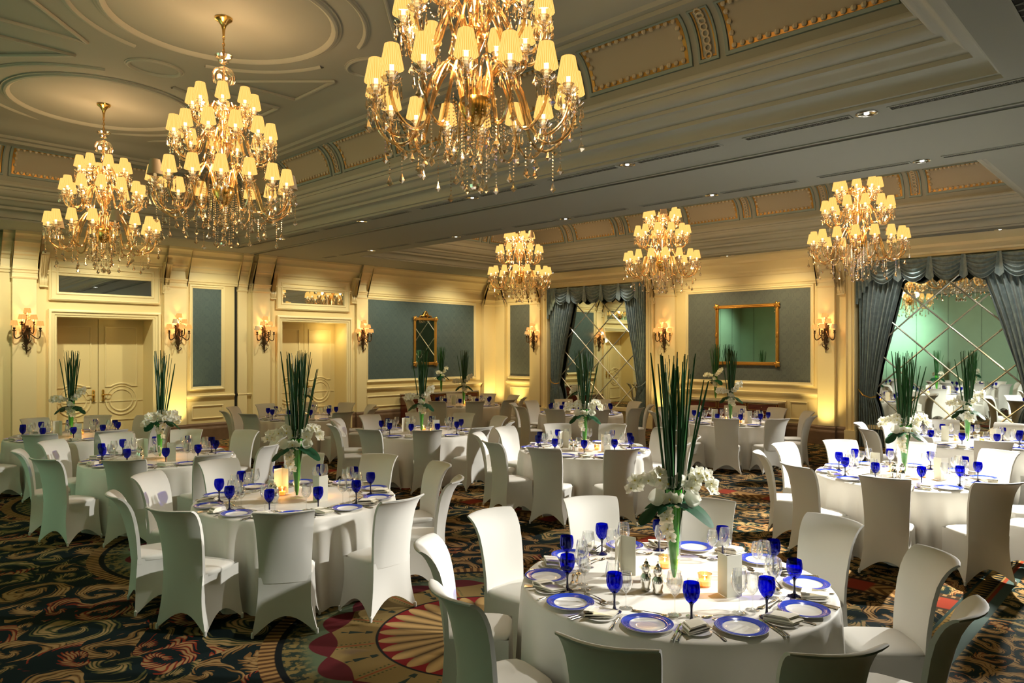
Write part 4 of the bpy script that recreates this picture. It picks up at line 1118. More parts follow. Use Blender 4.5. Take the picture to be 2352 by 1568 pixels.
# ------------------------------------------------------------------ ceiling vents and downlights
def vent(x0, y0, x1, y1, label, cell=.055):
    root = empty('ceiling_vent', label, 'air vent', ((x0 + x1) / 2, (y0 + y1) / 2, ZC), 0, 'grilles in the ceiling')
    w2, l2 = (x1 - x0) / 2, (y1 - y0) / 2
    q = MB(); q.box(-w2, -l2, -.003, w2, l2, .0); obj('backing', q.data('backing', M['darkgap'], smooth=False), root)
    q = MB(); ring_profile(q, PZ, -w2 - .02, -l2 - .02, w2 + .02, l2 + .02, [(0, 0), (0, -.008), (.02, -.010), (.02, 0)]); obj('rim', q.data('rim', M['ceil'], smooth=False), root)
    q = MB(); t = .0022; long_y = l2 > w2; L = max(l2, w2); W_ = min(l2, w2)
    def bar(p, r_):
        d = (Vector(r_) - Vector(p)); n = Vector((-d.y, d.x, 0)).normalized() * t
        a, b = Vector(p), Vector(r_)
        q.add([tuple(a + n), tuple(b + n), tuple(b - n), tuple(a - n), tuple(a + n - Vector((0, 0, .004))), tuple(b + n - Vector((0, 0, .004))), tuple(b - n - Vector((0, 0, .004))), tuple(a - n - Vector((0, 0, .004)))],
              [(4, 7, 6, 5), (0, 1, 5, 4), (2, 3, 7, 6)])
    k = int(2 * L / cell)
    for i in range(k):
        s0, s1 = -L + 2 * L * i / k, -L + 2 * L * (i + 1) / k
        for (a, b) in (((s0, -W_), (s1, W_)), ((s0, W_), (s1, -W_)), ((s0, -W_), (s0, W_))):
            p, r_ = ((a[1], a[0], -.003), (b[1], b[0], -.003)) if long_y else ((a[0], a[1], -.003), (b[0], b[1], -.003))
            bar(p, r_)
    bar(*(((0, -L, -.003), (0, L, -.003)) if long_y else ((-L, 0, -.003), (L, 0, -.003))))
    obj('lattice', q.data('lattice', M['grille'], smooth=False), root)
q = MB(); q.lathe([(.098, 0), (.10, -.008), (.084, -.012), (.076, -.008), (.05, -.005), (.0, -.0045)], 20); dl_ring = q.data('trim_ring', M['downlight'])
q = MB(); q.lathe([(0, -.014), (.022, -.012), (.026, -.005), (0, -.004)], 12); dl_bulb = q.data('bulb_disc', M['bulb'])
def downlight(x, y, label):
    root = empty('recessed_downlight', label, 'ceiling light', (x, y, ZC), 0, 'recessed ceiling lights')
    obj('trim_ring', dl_ring, root); obj('bulb', dl_bulb, root)
ordn = ['first', 'second', 'third', 'fourth', 'fifth', 'sixth', 'seventh', 'eighth', 'ninth', 'tenth', 'eleventh', 'twelfth']
ys = [2.41, 5.22, 8.05, 10.95, 13.9]
for i, y in enumerate(ys):
    downlight(7.47, y, '%s round downlight along the near ceiling bay, counted from the right' % ordn[i])
    downlight(9.82, y + .12, '%s small downlight along the far ceiling bay, counted from the right' % ordn[i])
k = 0
for i, y in enumerate([-.45] + ys):
    for (s, e) in ((.16, 1.24), (1.56, 2.64)):
        y0, y1 = y + s, min(y + e, 15.9)
        if y0 < 0.3 or y0 > 15: 
            if y0 < .3: continue
        vent(7.42, y0, 7.505, y1, '%s lattice grille along the near ceiling bay, counted from the right' % ordn[k])
        vent(9.76, y0 + .1, 9.835, min(y1 + .1, 16.2), '%s narrow lattice grille along the far ceiling bay, counted from the right' % ordn[k])
        k += 1
for i, y in enumerate((2.9, 5.72, 8.54, 11.4, 14.2)):
    downlight(16.47, y, '%s tiny downlight over the wall of mirrors, counted from the right' % ordn[i])
    vent(16.43, y + .2, 16.50, y + 1.3, '%s dark slot grille over the wall of mirrors, counted from the right' % ordn[2 * i], .09)
    vent(16.43, y + 1.5, 16.50, y + 2.6 if y < 13 else y + 1.9, '%s dark slot grille over the wall of mirrors, counted from the right' % ordn[2 * i + 1], .09)
vent(12.5, 16.62, 16.2, 16.70, 'long dark slot grille in the ceiling above the wide blue panel', .09)
vent(5.15, .62, 6.25, .94, 'broad lattice grille at the top right corner of the photo', .10)
vent(6.55, .62, 7.35, .94, 'second broad lattice grille cut by the right edge of the photo', .10)

# ------------------------------------------------------------------ dining chair in a stretch cover
def chair_parts():
    """local frame: y outward from the table, origin on the floor under the seat"""
    path = [(.172, .40, .19), (.176, .47, .19), (.180, .55, .192), (.190, .65, .197), (.206, .75, .203), (.226, .83, .208), (.248, .88, .213), (.270, .915, .217), (.292, .938, .220), (.312, .952, .222), (.326, .958, .222), (.333, .956, .221)]
    rings = []
    for i, (y, z, wd) in enumerate(path):
        a = path[max(0, i - 1)]; b = path[min(len(path) - 1, i + 1)]
        ty, tz = b[0] - a[0], b[1] - a[1]; L = hypot(ty, tz) or 1; ty, tz = ty / L, tz / L
        ny, nz = tz, -ty                        # outward normal of the back
        th = (.020, .020, .020, .020, .019, .018, .017, .015, .013, .011, .009, .006)[i]
        cv = .02 + .05 * max(0, (z - .45) / .5)
        r = []
        m = 9
        for k in range(m):                       # outer face
            u = -1 + 2 * k / (m - 1); x = wd * u; bow = cv * (1 - u * u)
            e = 1 - .35 * (abs(u) > .99)
            r.append((x, y + bow + ny * th * e, z + nz * th * e))
        for k in range(m):                       # inner face
            u = 1 - 2 * k / (m - 1); x = wd * u; bow = cv * (1 - u * u)
            e = 1 - .35 * (abs(u) > .99)
            r.append((x, y + bow - ny * th * e, z - nz * th * e))
        rings.append(r)
    q = MB(); q.loft(rings, cap=True)
    back = q.data('backrest', M['chair'], angle=60)
    # skirt stretched down to the four feet
    hw, hd = .198, .190
    def per(t):   # t in 0..4
        k = int(t) % 4; f = t - int(t)
        C = [(-1, -1), (1, -1), (1, 1), (-1, 1)]
        a = C[k]; b = C[(k + 1) % 4]
        return k, f, (a[0] + (b[0] - a[0]) * f, a[1] + (b[1] - a[1]) * f)
    def fn(u, v):
        t = u * 4; k, f, (cx, cy) = per(t if t < 4 else 0)
        s = sin(pi * f)
        arch = (.125, .13, .135, .13)[k] * s ** 1.15
        zb = .006 + arch
        z = .445 + (zb - .445) * v
        top = (cx * hw * (.97 if cy > 0 else 1.0), cy * hd); bot = (cx * .240, cy * (.215 if cy > 0 else .200))
        tt = v ** 1.15
        x = top[0] + (bot[0] - top[0]) * tt; y = top[1] + (bot[1] - top[1]) * tt
        pull = -.030 * s * (v ** 1.2)
        waist = -.012 * sin(pi * v)
        if k in (0, 2): y += (1 if cy > 0 else -1) * (pull + waist * .3)
        else: x += (1 if cx > 0 else -1) * (pull + waist)
        x -= .010 * sin(pi * v) * (cx if k in (0, 2) else (1 if cx > 0 else -1)) 
        if k == 2: y += .022 * (1 - v) * s        # continues the bowed back
        return (x, y, z)
    q = MB(); q.grid(fn, 48, 12, closed_u=True)
    # turned-in hem
    q.grid(lambda u, v: (fn(u, 1)[0] * (1 - .02 * v), fn(u, 1)[1] * (1 - .02 * v), fn(u, 1)[2] + .010 * v), 48, 1, closed_u=True)
    skirt = q.data('cover_skirt', M['chair'], angle=50)
    q = MB()
    def seat_ring(z, i):
        pts = []
        for k in range(32):
            a = 2 * pi * k / 32; cx, cy = cos(a), sin(a); p = 5
            sc = (abs(cx) ** p + abs(cy) ** p) ** (-1 / p)
            pts.append((cx * sc * (hw + .004 - i), cy * sc * (hd + .006 - i), z))
        return pts
    q.loft([seat_ring(.425, .004), seat_ring(.445, .0), seat_ring(.458, .006), seat_ring(.466, .022), seat_ring(.471, .06), seat_ring(.474, .12)], cap=True)
    seat = q.data('seat', M['chair'], angle=50)
    q = MB(); q.lathe([(0, 0), (.009, 0), (.012, .008), (.011, .04), (0, .05)], 8); foot = q.data('foot', M['chair'])
    return back, skirt, seat, foot
CB_, CS_, CT_, CF_ = chair_parts()
def make_chair():
    root = empty('banquet_chair', 'x', 'chair', (0, 0, 0), 0, 'covered banquet chairs')
    obj('backrest', CB_, root); obj('seat', CT_, root); obj('cover_skirt', CS_, root)
    for sx in (-1, 1):
        for sy in (-1, 1): obj('foot', CF_, root, (sx * .232, .208 if sy > 0 else -.194, 0))
    return root

# ------------------------------------------------------------------ tableware prototypes
TZ = .76; RT = .905
def cloth_mesh(seed):
    rnd = random.Random(seed); n = 14
    ph = [(rnd.uniform(0, 6.28), rnd.choice((11, 14, 17, 21, 25, 29, 34)), rnd.uniform(.4, 1)) for _ in range(5)]
    def f(a): return sum(w_ * sin(k * a + p + .5 * sin(2 * a + p)) for p, k, w_ in ph) / 2.2
    q = MB()
    rs = [(0, TZ), (.3, TZ), (.6, TZ), (.80, TZ), (RT - .03, TZ), (RT - .006, TZ - .003), (RT + .002, TZ - .014)]
    for k in range(1, 13): 
        t = k / 12; rs.append((RT + .006 + .018 * t, TZ - .014 - (TZ - .018) * t))
    def fn(u, v):
        i = int(round(v * (len(rs) - 1))); r, z = rs[i]; a = 2 * pi * u
        if i >= 6:
            t = (i - 6) / (len(rs) - 7)
            g = f(a)
            r += .036 * (t ** .5) * (1.1 * g if g < 0 else .9 * g)
        return (max(r, 1e-4) * cos(a), max(r, 1e-4) * sin(a), z)
    q.grid(fn, 360, len(rs) - 1, closed_u=True)
    return q.data('tablecloth', M['cloth'], angle=70)
cloths = [cloth_mesh(s) for s in (3, 11, 23)]

q = MB(); q.lathe([(0, .004), (.055, .004), (.06, .0), (.066, 0), (.07, .006), (.10, .013), (.130, .018), (.132, .020), (.130, .021), (.10, .0165), (.088, .013), (.082, .008), (.05, .0065), (0, .0065)], 48)
plate_me = q.data('dinner_plate', M['china'])
q = MB(); q.lathe([(.0895, .0143), (.094, .0152), (.098, .0172), (.102, .0172), (.106, .0190), (.110, .0188), (.114, .0203), (.118, .0202), (.122, .0213), (.128, .0222), (.1305, .0216)], 48)
rim_me = q.data('blue_rim', M['blueband'], angle=15)
def make_plate():
    o = obj('dinner_plate', plate_me); tag(o, 'x', 'plate', 'blue-rimmed dinner plates'); r = obj('rim', rim_me, o); r['label'] = 'cobalt blue rim with raised rings'; return o
q = MB(); q.lathe([(0, .003), (.045, .003), (.05, 0), (.055, .004), (.078, .010), (.080, .012), (.055, .008), (0, .006)], 32); bread_me = q.data('bread_plate', M['china'])
q = MB(); q.lathe([(.0055, .084), (.012, .088), (.024, .100), (.034, .118), (.0385, .140), (.0375, .160), (.034, .178), (.0325, .1785), (.036, .160), (.037, .140), (.0325, .119), (.022, .102), (.0, .092)], 24)
q.v = [(x * 1.14, y * 1.14, z * 1.16) for x, y, z in q.v]; gob_me = q.data('goblet_bowl', M['blueglass'])
q = MB(); q.lathe([(0, 0), (.034, 0), (.034, .003), (.020, .007), (.009, .014), (.0055, .03), (.005, .06), (.007, .078), (.0125, .088), (.0, .094)], 20); q.v = [(x * 1.1, y * 1.1, z * 1.16) for x, y, z in q.v]; gst_me = q.data('goblet_stem', M['bluestem'])
def make_goblet():
    o = obj('water_goblet', gob_me); tag(o, 'x', 'glass', 'blue water goblets'); s = obj('stem', gst_me, o); s['label'] = 'dark cobalt stem and foot'; return o
def wine_mesh(H, rb, name):
    q = MB(); q.lathe([(0, 0), (.036, 0), (.036, .002), (.016, .005), (.005, .012), (.0036, .03), (.0036, H * .40), (.008, H * .44), (rb * .7, H * .53), (rb, H * .68), (rb * .96, H * .82), (rb * .78, H), (rb * .76, H), (rb * .93, H * .82), (rb * .97, H * .68), (rb * .67, H * .54), (0, H * .46)], 24)
    return q.data(name, M['glass'])
wineA = wine_mesh(.228, .043, 'tall_wine_glass'); wineB = wine_mesh(.195, .037, 'short_wine_glass')
# folded napkin: one strip folded over itself
def napkin_mesh(seed, fan):
    rnd = random.Random(seed); q = MB(); n = 4; t = .0082; L = .142; W = .08
    prof = []
    for k in range(n):
        z = .0145 + k * (t + .0009); off = (.010 + .012 * fan) * k
        x0, x1 = -L / 2 + off * .4, L / 2 - off * (1.2 + fan)
        s = [(x0, z), (x1, z + .001)] if k % 2 == 0 else [(x1, z + .001), (x0, z)]
        prof += s
        if k < n - 1:
            xe = s[1][0]; prof.append((xe + (.006 if k % 2 == 0 else -.006), z + t * .7))
    up = [(x, z + t) for x, z in prof]
    rings = []
    for j in range(7):
        v = -1 + 2 * j / 6; sag = -.001 * abs(v) ** 3; sk = .018 * v
        rings.append([(x + sk, v * W / 2, z + sag) for x, z in prof] + [(x + sk, v * W / 2, z + sag) for x, z in reversed(up)])
    q.loft(rings, cap=True); return q.data('napkin', M['napkin'], smooth=False)
naps = [napkin_mesh(1, 0), napkin_mesh(2, 1)]
def flatware(outline, thick, name, tines=None):
    """outline = [(y, half width, lift)] along the handle"""
    q = MB(); rings = []
    for y, hw, lift in outline: rings.append([(-hw, y, lift), (-hw * .6, y, lift + thick), (hw * .6, y, lift + thick), (hw, y, lift), (hw * .6, y, lift - .0003), (-hw * .6, y, lift - .0003)])
    q.loft(rings, cap=True)
    if tines:
        y0, hw, lift = outline[-1]
        for k in range(tines):
            x = -hw * .82 + 2 * hw * .82 * k / (tines - 1)
            q.tube([(x, y0 - .004, lift + .001), (x, y0 + .02, lift + .001), (x, y0 + .048, lift + .006)], [.0019, .0017, .0008], 5)
    return q.data(name, M['silver'])
fork_me = flatware([(-.10, .002, .002), (-.097, .009, .002), (-.08, .0085, .003), (-.03, .0045, .005), (.03, .0030, .007), (.042, .005, .006), (.052, .011, .004), (.064, .0115, .004)], .0025, 'fork', 4)
knife_me = flatware([(-.115, .003, .002), (-.112, .0095, .002), (-.09, .0090, .003), (-.03, .0075, .003), (.0, .0055, .003), (.01, .009, .002), (.06, .0095, .002), (.10, .007, .002), (.115, .001, .002)], .003, 'knife')
spoon_me = flatware([(-.09, .002, .002), (-.088, .0085, .002), (-.07, .0075, .003), (-.02, .004, .005), (.035, .003, .006), (.045, .007, .004), (.058, .0155, .0025), (.075, .0185, .002), (.09, .014, .0035), (.099, .002, .006)], .002, 'spoon')
q = MB(); ca_, sa_ = cos(R(48)), sin(R(48))
for s in (-1, 1):
    A_ = [(0, 0), (s * .098 * ca_, .098 * sa_), (s * .098 * ca_ + s * .0015, .098 * sa_ - .001), (0, -.002)]
    q.loft([[(x, y - .03, z) for x, y in A_] for z in (.001, .235)], cap=True)
card_me = q.data('menu_card', M['card'], smooth=False)
q = MB(); q.lathe([(0, .003), (.030, .003), (.034, .0), (.040, .062), (.042, .075), (.0395, .075), (.036, .02), (.032, .008), (0, .008)], 24); votive_me = q.data('votive_glass', M['amberglass'])
q = MB(); q.lathe([(0, .009), (.033, .009), (.036, .034), (.012, .033), (0, .032)], 20); wax_me = q.data('votive_wax', M['wax'])
q = MB(); q.lathe([(0, .034), (.004, .037), (.0055, .044), (.003, .054), (0, .064)], 8); flame_me = q.data('flame', M['flame'])
q = MB(); q.lathe([(0, 0), (.024, 0), (.027, .006), (.023, .016), (.029, .034), (.027, .052), (.017, .066), (.020, .073), (.024, .080), (.020, .094), (.010, .100), (.012, .103), (.008, .109), (.0035, .113), (.0045, .118), (0, .122)], 18); q.v = [(x * 1.2, y * 1.2, z * 1.5) for x, y, z in q.v]; mill_me = q.data('mill', M['silver'])

def seat_name(rel_rank, side, n):
    return ['front', 'second', 'third', 'fourth', 'rear'][rel_rank] + ' ' + side

# ------------------------------------------------------------------ flower arrangements
def petal(q, mtx, L, W, cup, m=5, n=5):
    def fn(u, v):
        w_ = W * (sin(pi * min(1, v * .92 + .06)) ** .7); x = (u - .5) * 2 * w_
        return tuple(mtx @ Vector((x, L * v, cup * (v * v) - .35 * W * (1 - (2 * u - 1) ** 2) * (v) + .12 * W * abs(2 * u - 1))))
    q.grid(fn, m, n)
def orchid(q, qt, pos, facing, size, roll=0):
    d = Vector(facing).normalized(); B = d.to_track_quat('Z', 'Y').to_matrix().to_4x4(); T = Matrix.Translation(pos) @ B @ Matrix.Rotation(roll, 4, 'Z')
    for ang, L, W in ((0, 1.0, .33), (120, 1.0, .32), (-120, 1.0, .32), (62, 1.05, .50), (-62, 1.05, .50)):
        petal(q, T @ Matrix.Rotation(R(ang), 4, 'Z') @ Matrix.Rotation(R(12), 4, 'X'), size * L, size * W, .10 * size)
    petal(q, T @ Matrix.Rotation(pi, 4, 'Z') @ Matrix.Rotation(R(55), 4, 'X'), size * .45, size * .16, .1 * size, 3, 3)
    c = T @ Vector((0, 0, size * .12)); qt.ball(tuple(c), size * .13, 6, 4)
def blades_mesh(seed, n, spread, H, rnd_len, ribbon=.011, stray=0):
    rnd = random.Random(seed); q = MB()
    for k in range(n):
        a = rnd.uniform(0, 2 * pi); s = spread * sqrt(rnd.random()) * (1.0 if rnd.random() < .8 else 1.25)
        h = H * rnd.uniform(1 - rnd_len, 1); b0 = .018
        if k < stray: s = spread * 1.7; a = rnd.uniform(-.6, .6); h = H * .8
        tw = rnd.uniform(0, pi); wd = ribbon * rnd.uniform(.65, 1.15)
        bend = rnd.uniform(-.03, .03)
        def fn(u, v):
            r = b0 + (s - b0) * v ** 1.25
            c = Vector((cos(a) * r - sin(a) * bend * sin(pi * v), sin(a) * r + cos(a) * bend * sin(pi * v), -.30 + (h + .30) * v))
            w_ = wd * (1 - .25 * v) * (1 if v < .985 else .55); t = tw + .8 * v
            return tuple(c + Vector((cos(t), sin(t), 0)) * w_ * (u - .5) * 2 + Vector((-sin(t), cos(t), 0)) * .003 * (1 - (2 * u - 1) ** 2))
        q.grid(fn, 2, 8)
    return q
def monstera(q, base, direction, size, droop, holes=True):
    """lobed leaf with cuts between the lobes"""
    d = Vector((direction[0], direction[1], 0)).normalized(); side = Vector((-d.y, d.x, 0))
    outline_n = 48
    def P(u, r):
        a = -pi + 2 * pi * u
        rad = (.80 + .20 * cos(a) ** 2 * (1 if cos(a) > 0 else .2))
        cut = 1.0
        if holes: cut = 1 - .45 * (max(0, sin(a * 7 + pi / 2)) ** 4) * (abs(a) > .5) * (abs(a) < 2.6) * (r > .5)
        if cos(a) < -.9: cut *= .55
        rr = size * rad * r * cut
        x = cos(a) * rr + size * .55; y = sin(a) * rr * .95
        z = -droop * (x / size) ** 2 * size - .10 * abs(y)
        return tuple(Vector(base) + d * x + side * y + Vector((0, 0, z)))
    q.grid(lambda u, v: P(u, v), outline_n, 4, closed_u=True)
    q.tube([tuple(Vector(base) - d * size * .3 + Vector((0, 0, -.06))), tuple(Vector(base)), P(.5, .1)], .004, 5)
def spray(q, qt, qs, pts, n, size, seed, facing):
    rnd = random.Random(seed); pts = [Vector(p) for p in pts]
    cum = []; 
    def at(t):
        f = t * (len(pts) - 1); i = min(len(pts) - 2, int(f)); return pts[i].lerp(pts[i + 1], f - i)
    qs.tube([tuple(at(k / 12)) for k in range(13)], .0035, 5)
    for k in range(n):
        t = .15 + .85 * k / (n - 1); c = at(t); s = size * (1 - .25 * t)
        off = Vector((rnd.uniform(-1, 1), rnd.uniform(-1, 1), rnd.uniform(-.9, .9))) * s * .62
        fc = Vector(facing) + Vector((rnd.uniform(-.7, .7), rnd.uniform(-.7, .7), rnd.uniform(-.3, .5)))
        orchid(q, qt, c + off, fc, s, rnd.uniform(-.4, .4))
VH = .50
q = MB(); q.lathe([(0, .001), (.062, .001), (.062, .005), (.03, .010), (.014, .016), (.016, .03), (.026, .06), (.037, .16), (.047, .34), (.056, VH), (.054, VH), (.045, .34), (.035, .16), (.022, .05), (0, .04)], 24); vase_me = q.data('vase', M['vaseglass'])
q = MB()
q.grid(lambda u, v: ((.008 + .039 * v ** .55) * (1 + .06 * sin(3 * 2 * pi * u + 2 * v)) * cos(2 * pi * u + 1.6 * v), (.008 + .039 * v ** .55) * (1 + .06 * sin(3 * 2 * pi * u + 2 * v)) * sin(2 * pi * u + 1.6 * v), .025 + (VH + .03) * v), 22, 12, closed_u=True)
rolled_me = q.data('rolled_leaf', M['stemgreen'])
ARR = []
for kind in range(3):
    parts = []
    bl = blades_mesh(40 + kind, (42, 34, 28)[kind], (.125, .135, .12)[kind], .88, .17, .0095, (2, 0, 1)[kind])
    parts.append(('blade_leaves', bl.data('blade_leaves', M['blade'], angle=180), (0, 0, VH)))
    F = (0, -1, .15)
    sprays = [[(-.02, -.03, .06), (-.10, -.06, .13), (-.19, -.07, .12), (-.25, -.06, .04)], [(.02, -.03, .05), (.10, -.06, .13), (.17, -.05, .15), (.23, -.04, .06)], [(0, -.05, .06), (-.02, -.10, -.02), (-.03, -.10, -.12), (-.05, -.09, -.22)]]
    if kind == 1: sprays = [[(-.02, -.03, .05), (-.12, -.06, .10), (-.2, -.08, .10), (-.24, -.07, .08)], [(.02, -.03, .05), (.09, -.05, .12), (.15, -.04, .20), (.19, -.02, .27)], [(0, -.05, .04), (.0, -.10, -.03), (.01, -.1, -.1), (.05, -.09, -.18)]]
    if kind == 2: sprays = [[(-.02, -.03, .05), (-.08, -.07, .06), (-.14, -.08, .04), (-.18, -.07, -.04)], [(.02, -.03, .05), (.08, -.06, .08), (.15, -.05, .05), (.20, -.04, -.04)], [(0, -.05, .06), (.0, -.10, .0), (-.01, -.09, -.1), (.0, -.08, -.2)]]
    for i, pts in enumerate(sprays):
        q, qt, qs = MB(), MB(), MB(); spray(q, qt, qs, pts, (12, 12, 9)[i], .058, kind * 10 + i, F)
        q.merge(qs); parts.append(('orchid_spray', q.data('orchid_spray', M['petal'], angle=180), (0, 0, VH)))
        parts.append(('orchid_throats', qt.data('orchid_throats', M['throat']), (0, 0, VH)))
    for i, (bx, by, dx, dy, sz) in enumerate(((-.03, -.05, -1, -.55, .125), (.03, -.04, 1, -.40, .13), (.0, .05, .3, 1, .11), (-.02, .03, -1, .6, .11), (.02, .02, 1, .5, .11))):
        q = MB(); monstera(q, (bx, by, -.01), (dx, dy), sz, .42, holes=not (kind == 0 and i == 1)); parts.append(('monstera_leaf', q.data('monstera_leaf', M['bigleaf'], angle=180), (0, 0, VH)))
    if kind != 1:
        for sx in (-1, 1):
            q = MB(); T = Matrix.Translation((sx * .07, -.11, .02)) @ Matrix.Rotation(sx * -.9, 4, 'Z') @ Matrix.Rotation(R(70), 4, 'X')
            petal(q, Matrix.Translation((sx * .055, -.08, .03)) @ Vector((sx * .5, -1, .5)).to_track_quat('Z', 'Y').to_matrix().to_4x4() @ Matrix.Rotation(sx * -2.0, 4, 'Z'), .10, .055, .02, 6, 6)
            parts.append(('anthurium', q.data('anthurium', M['petal'], angle=180), (0, 0, VH)))
    ARR.append(parts)
def arrangement(x, y, z, kind, face, label):
    """face: direction the flowers turn to"""
    root = empty('flower_arrangement', label, 'flower arrangement', (x, y, z), face, 'tall orchid arrangements')
    obj('vase', vase_me, root); obj('rolled_leaf', rolled_me, root)
    for nme, me, lc in ARR[kind]:
        o = obj(nme, me, root, lc)
    return root

# ------------------------------------------------------------------ the tables
TABLES = [  # name, x, y, seat phase, arrangement kind, level of detail, cloth
    ('the foreground table', 3.79, 2.31, 21, 0, 3, 0),
    ('the large left table', 3.47, 6.15, 22, 0, 3, 1),
    ('the second left table', 3.52, 9.65, 20, 2, 2, 2),
    ('the far left table', 3.42, 13.1, 24, 1, 1, 0),
    ('the table by the second doors', 7.62, 13.3, 20, 2, 1, 1),
    ('the table by the narrow mirror', 7.66, 9.5, 18, 1, 1, 2),
    ('the far corner table', 12.1, 13.35, 22, 1, 1, 0),
    ('the middle table', 7.95, 6.27, 20, 0, 2, 1),
    ('the table by the small drapes', 12.35, 9.85, 18, 2, 1, 2),
    ('the table by the square mirror', 12.85, 6.6, 24, 1, 1, 0),
    ('the bright right table', 8.72, 2.42, 10, 0, 2, 1),
    ('the table by the large drapes', 12.45, 2.6, 24, 1, 1, 2),
]
chair0 = make_chair(); note_kids(chair0)
plate0 = make_plate(); note_kids(plate0)
gob0 = make_goblet(); note_kids(gob0)
used = set()
def put(proto, loc, rz, label, group=None):
    if proto not in used:
        used.add(proto); proto.location = loc; proto.rotation_euler = (0, 0, rz); proto['label'] = label; return proto
    return dup(proto, loc, rz, label, group)
def single(name, me, loc, rz, label, cat, group):
    o = obj(name, me, None, loc, rz); return tag(o, label, cat, group)
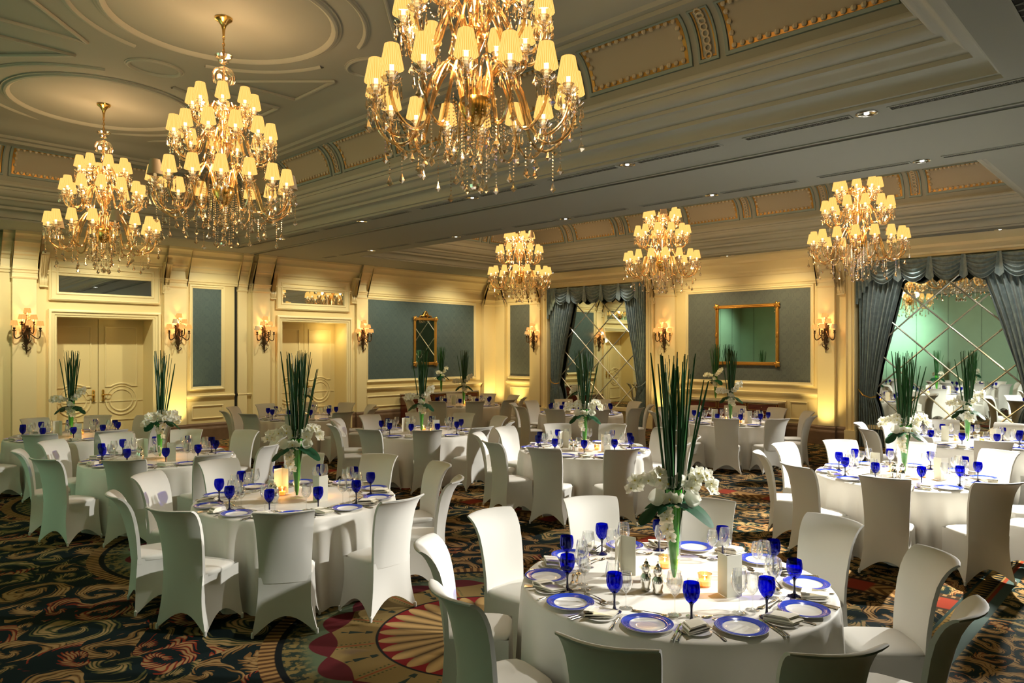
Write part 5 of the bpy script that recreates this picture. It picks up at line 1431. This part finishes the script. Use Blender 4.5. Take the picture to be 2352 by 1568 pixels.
for ti, (tn, cx, cy, ph, kind, lod, ck) in enumerate(TABLES):
    rnd = random.Random(100 + ti)
    cl_ = obj('tablecloth', cloths[ck], None, (cx, cy, 0), rnd.uniform(0, 6.28)); 
    tag(cl_, 'floor-length white tablecloth on ' + tn, 'tablecloth', 'white round tablecloths')
    cam_a = atan2(-cy, -cx)                       # direction from the table to the camera
    seats = []
    for k in range(10):
        phi = R(ph + 36 * k); rel = (phi - cam_a + pi) % (2 * pi) - pi
        seats.append([phi, rel])
    for sgn, side in ((1, 'right'), (-1, 'left')):
        ss = sorted([s for s in seats if s[1] * sgn > 0], key=lambda s: abs(s[1]))
        for i, s in enumerate(ss): s.append(['front', 'second', 'third', 'fourth', 'fifth', 'sixth'][i] + ' ' + side)
    for phi, rel, sn in seats:
        ca, sa = cos(phi), sin(phi)
        def P(t, r, z=TZ): return (cx + r * ca - t * sa, cy + r * sa + t * ca, z)
        j = lambda s: rnd.uniform(-s, s)
        at = 'at the %s seat of %s' % (sn, tn)
        cr_ = 1.172 + j(.01); px, py, _ = P(j(.02), cr_)
        put(chair0, (px, py, 0), phi - pi / 2 + j(.05), 'white-covered chair ' + at, 'covered banquet chairs')
        if ti in (11,) and False: continue
        x, y, z = P(j(.01), .765); put(plate0, (x, y, TZ + .0005), j(3), 'blue-rimmed plate ' + at, 'blue-rimmed dinner plates')
        x, y, z = P(.213 + j(.012), .635 + j(.01)); put(gob0, (x, y, TZ + .0005), 0, 'blue goblet ' + at, 'blue water goblets')
        x, y, z = P(.105 + j(.004), .550 + j(.004)); single('wine_glass', wineA, (x, y, TZ + .0005), 0, 'taller clear wine glass ' + at, 'glass', 'clear wine glasses')
        x, y, z = P(.197 + j(.004), .535 + j(.004)); single('wine_glass', wineB, (x, y, TZ + .0005), 0, 'smaller clear wine glass ' + at, 'glass', 'clear wine glasses')
        x, y, z = P(-.240, .74); single('bread_plate', bread_me, (x, y, TZ + .0005), 0, 'small white side plate ' + at, 'plate', 'white side plates')
        single('folded_napkin', naps[rnd.random() < .4], (x, y, TZ + .0005), phi + pi / 2 * (rnd.random() < .4) + j(.35), 'folded cream napkin ' + at, 'napkin', 'folded cream napkins')
        if lod >= 2:
            x, y, z = P(.155, .775); single('table_knife', knife_me, (x, y, TZ + .001), phi + pi / 2 + j(.03), 'silver knife ' + at, 'knife', 'silver knives')
            x, y, z = P(-.152, .775); single('table_fork', fork_me, (x, y, TZ + .001), phi + pi / 2 + j(.03), 'silver fork ' + at, 'fork', 'silver forks')
            x, y, z = P(-.02, .575); single('dessert_spoon', spoon_me, (x, y, TZ + .001), phi + pi + j(.08), 'silver dessert spoon ' + at, 'spoon', 'silver spoons')
        if lod >= 3:
            x, y, z = P(.178, .775); single('table_knife', knife_me, (x, y, TZ + .001), phi + pi / 2 + j(.03), 'outer silver knife ' + at, 'knife', 'silver knives')
            x, y, z = P(-.148 + .0, .70); 
            x, y, z = P(.02, .605); single('dessert_fork', fork_me, (x, y, TZ + .001), phi + j(.08), 'small dessert fork ' + at, 'fork', 'silver forks')
    face = atan2(-cy, -cx) + pi / 2              # local -y looks at the camera side
    arrangement(cx, cy, TZ + .0005, kind, face + rnd.uniform(-.25, .25), 'tall vase of orchids and green blades on ' + tn)
    rt = lambda dx, dy: (cx + dx, cy + dy)
    # cards, candles, mills: same layout relative to the room on every table
    lay = [('menu_card', -.10, .30, 2.55), ('menu_card', -.02, -.36, 5.0)]
    if ti == 1: lay = [('menu_card', .03, .34, 2.2), ('menu_card', .06, -.30, 5.3)]
    for i, (_, dx, dy, rz) in enumerate(lay):
        x, y = rt(dx, dy); single('menu_card', card_me, (x, y, TZ), rz + (0 if ti != 1 else .3), 'ivory menu card %s the vase on %s' % ('left of' if i == 0 else 'right of', tn), 'menu card', 'folded menu cards')
    cand = [(.20, .19), (.05, -.175)]
    if ti == 1: cand = [(-.03, .22), (.20, -.12)]
    for i, (dx, dy) in enumerate(cand):
        x, y = rt(dx, dy); v = empty('votive_candle', 'lit votive candle %s the vase on %s' % (('left of' if i == 0 else 'right of') if ti != 0 else ('behind' if i == 0 else 'right of'), tn), 'candle', (x, y, TZ + .0005), 0, 'lit votive candles')
        obj('glass_cup', votive_me, v); obj('wax', wax_me, v); obj('flame', flame_me, v)
        if lod >= 1: lamp('candle_light', 'POINT', (x, y, TZ + .085), 1.1, (1.0, .55, .2), .012)
    if lod >= 2:
        for i, (dx, dy) in enumerate(((-.245, .035), (-.245, -.045))):
            x, y = rt(dx, dy); single('salt_mill' if i == 0 else 'pepper_mill', mill_me, (x, y, TZ + .0005), 0, 'silver %s mill on %s' % ('salt' if i == 0 else 'pepper', tn), 'mill', 'silver salt and pepper mills')
arrangement(16.45, 8.85, .911, 1, R(-90), 'orchid arrangement standing on the sideboard under the square gilt mirror')
arrangement(14.15, 16.62, .861, 1, R(0), 'orchid arrangement standing on the sideboard under the narrow gilt mirror')
print('objects', len(bpy.data.objects))
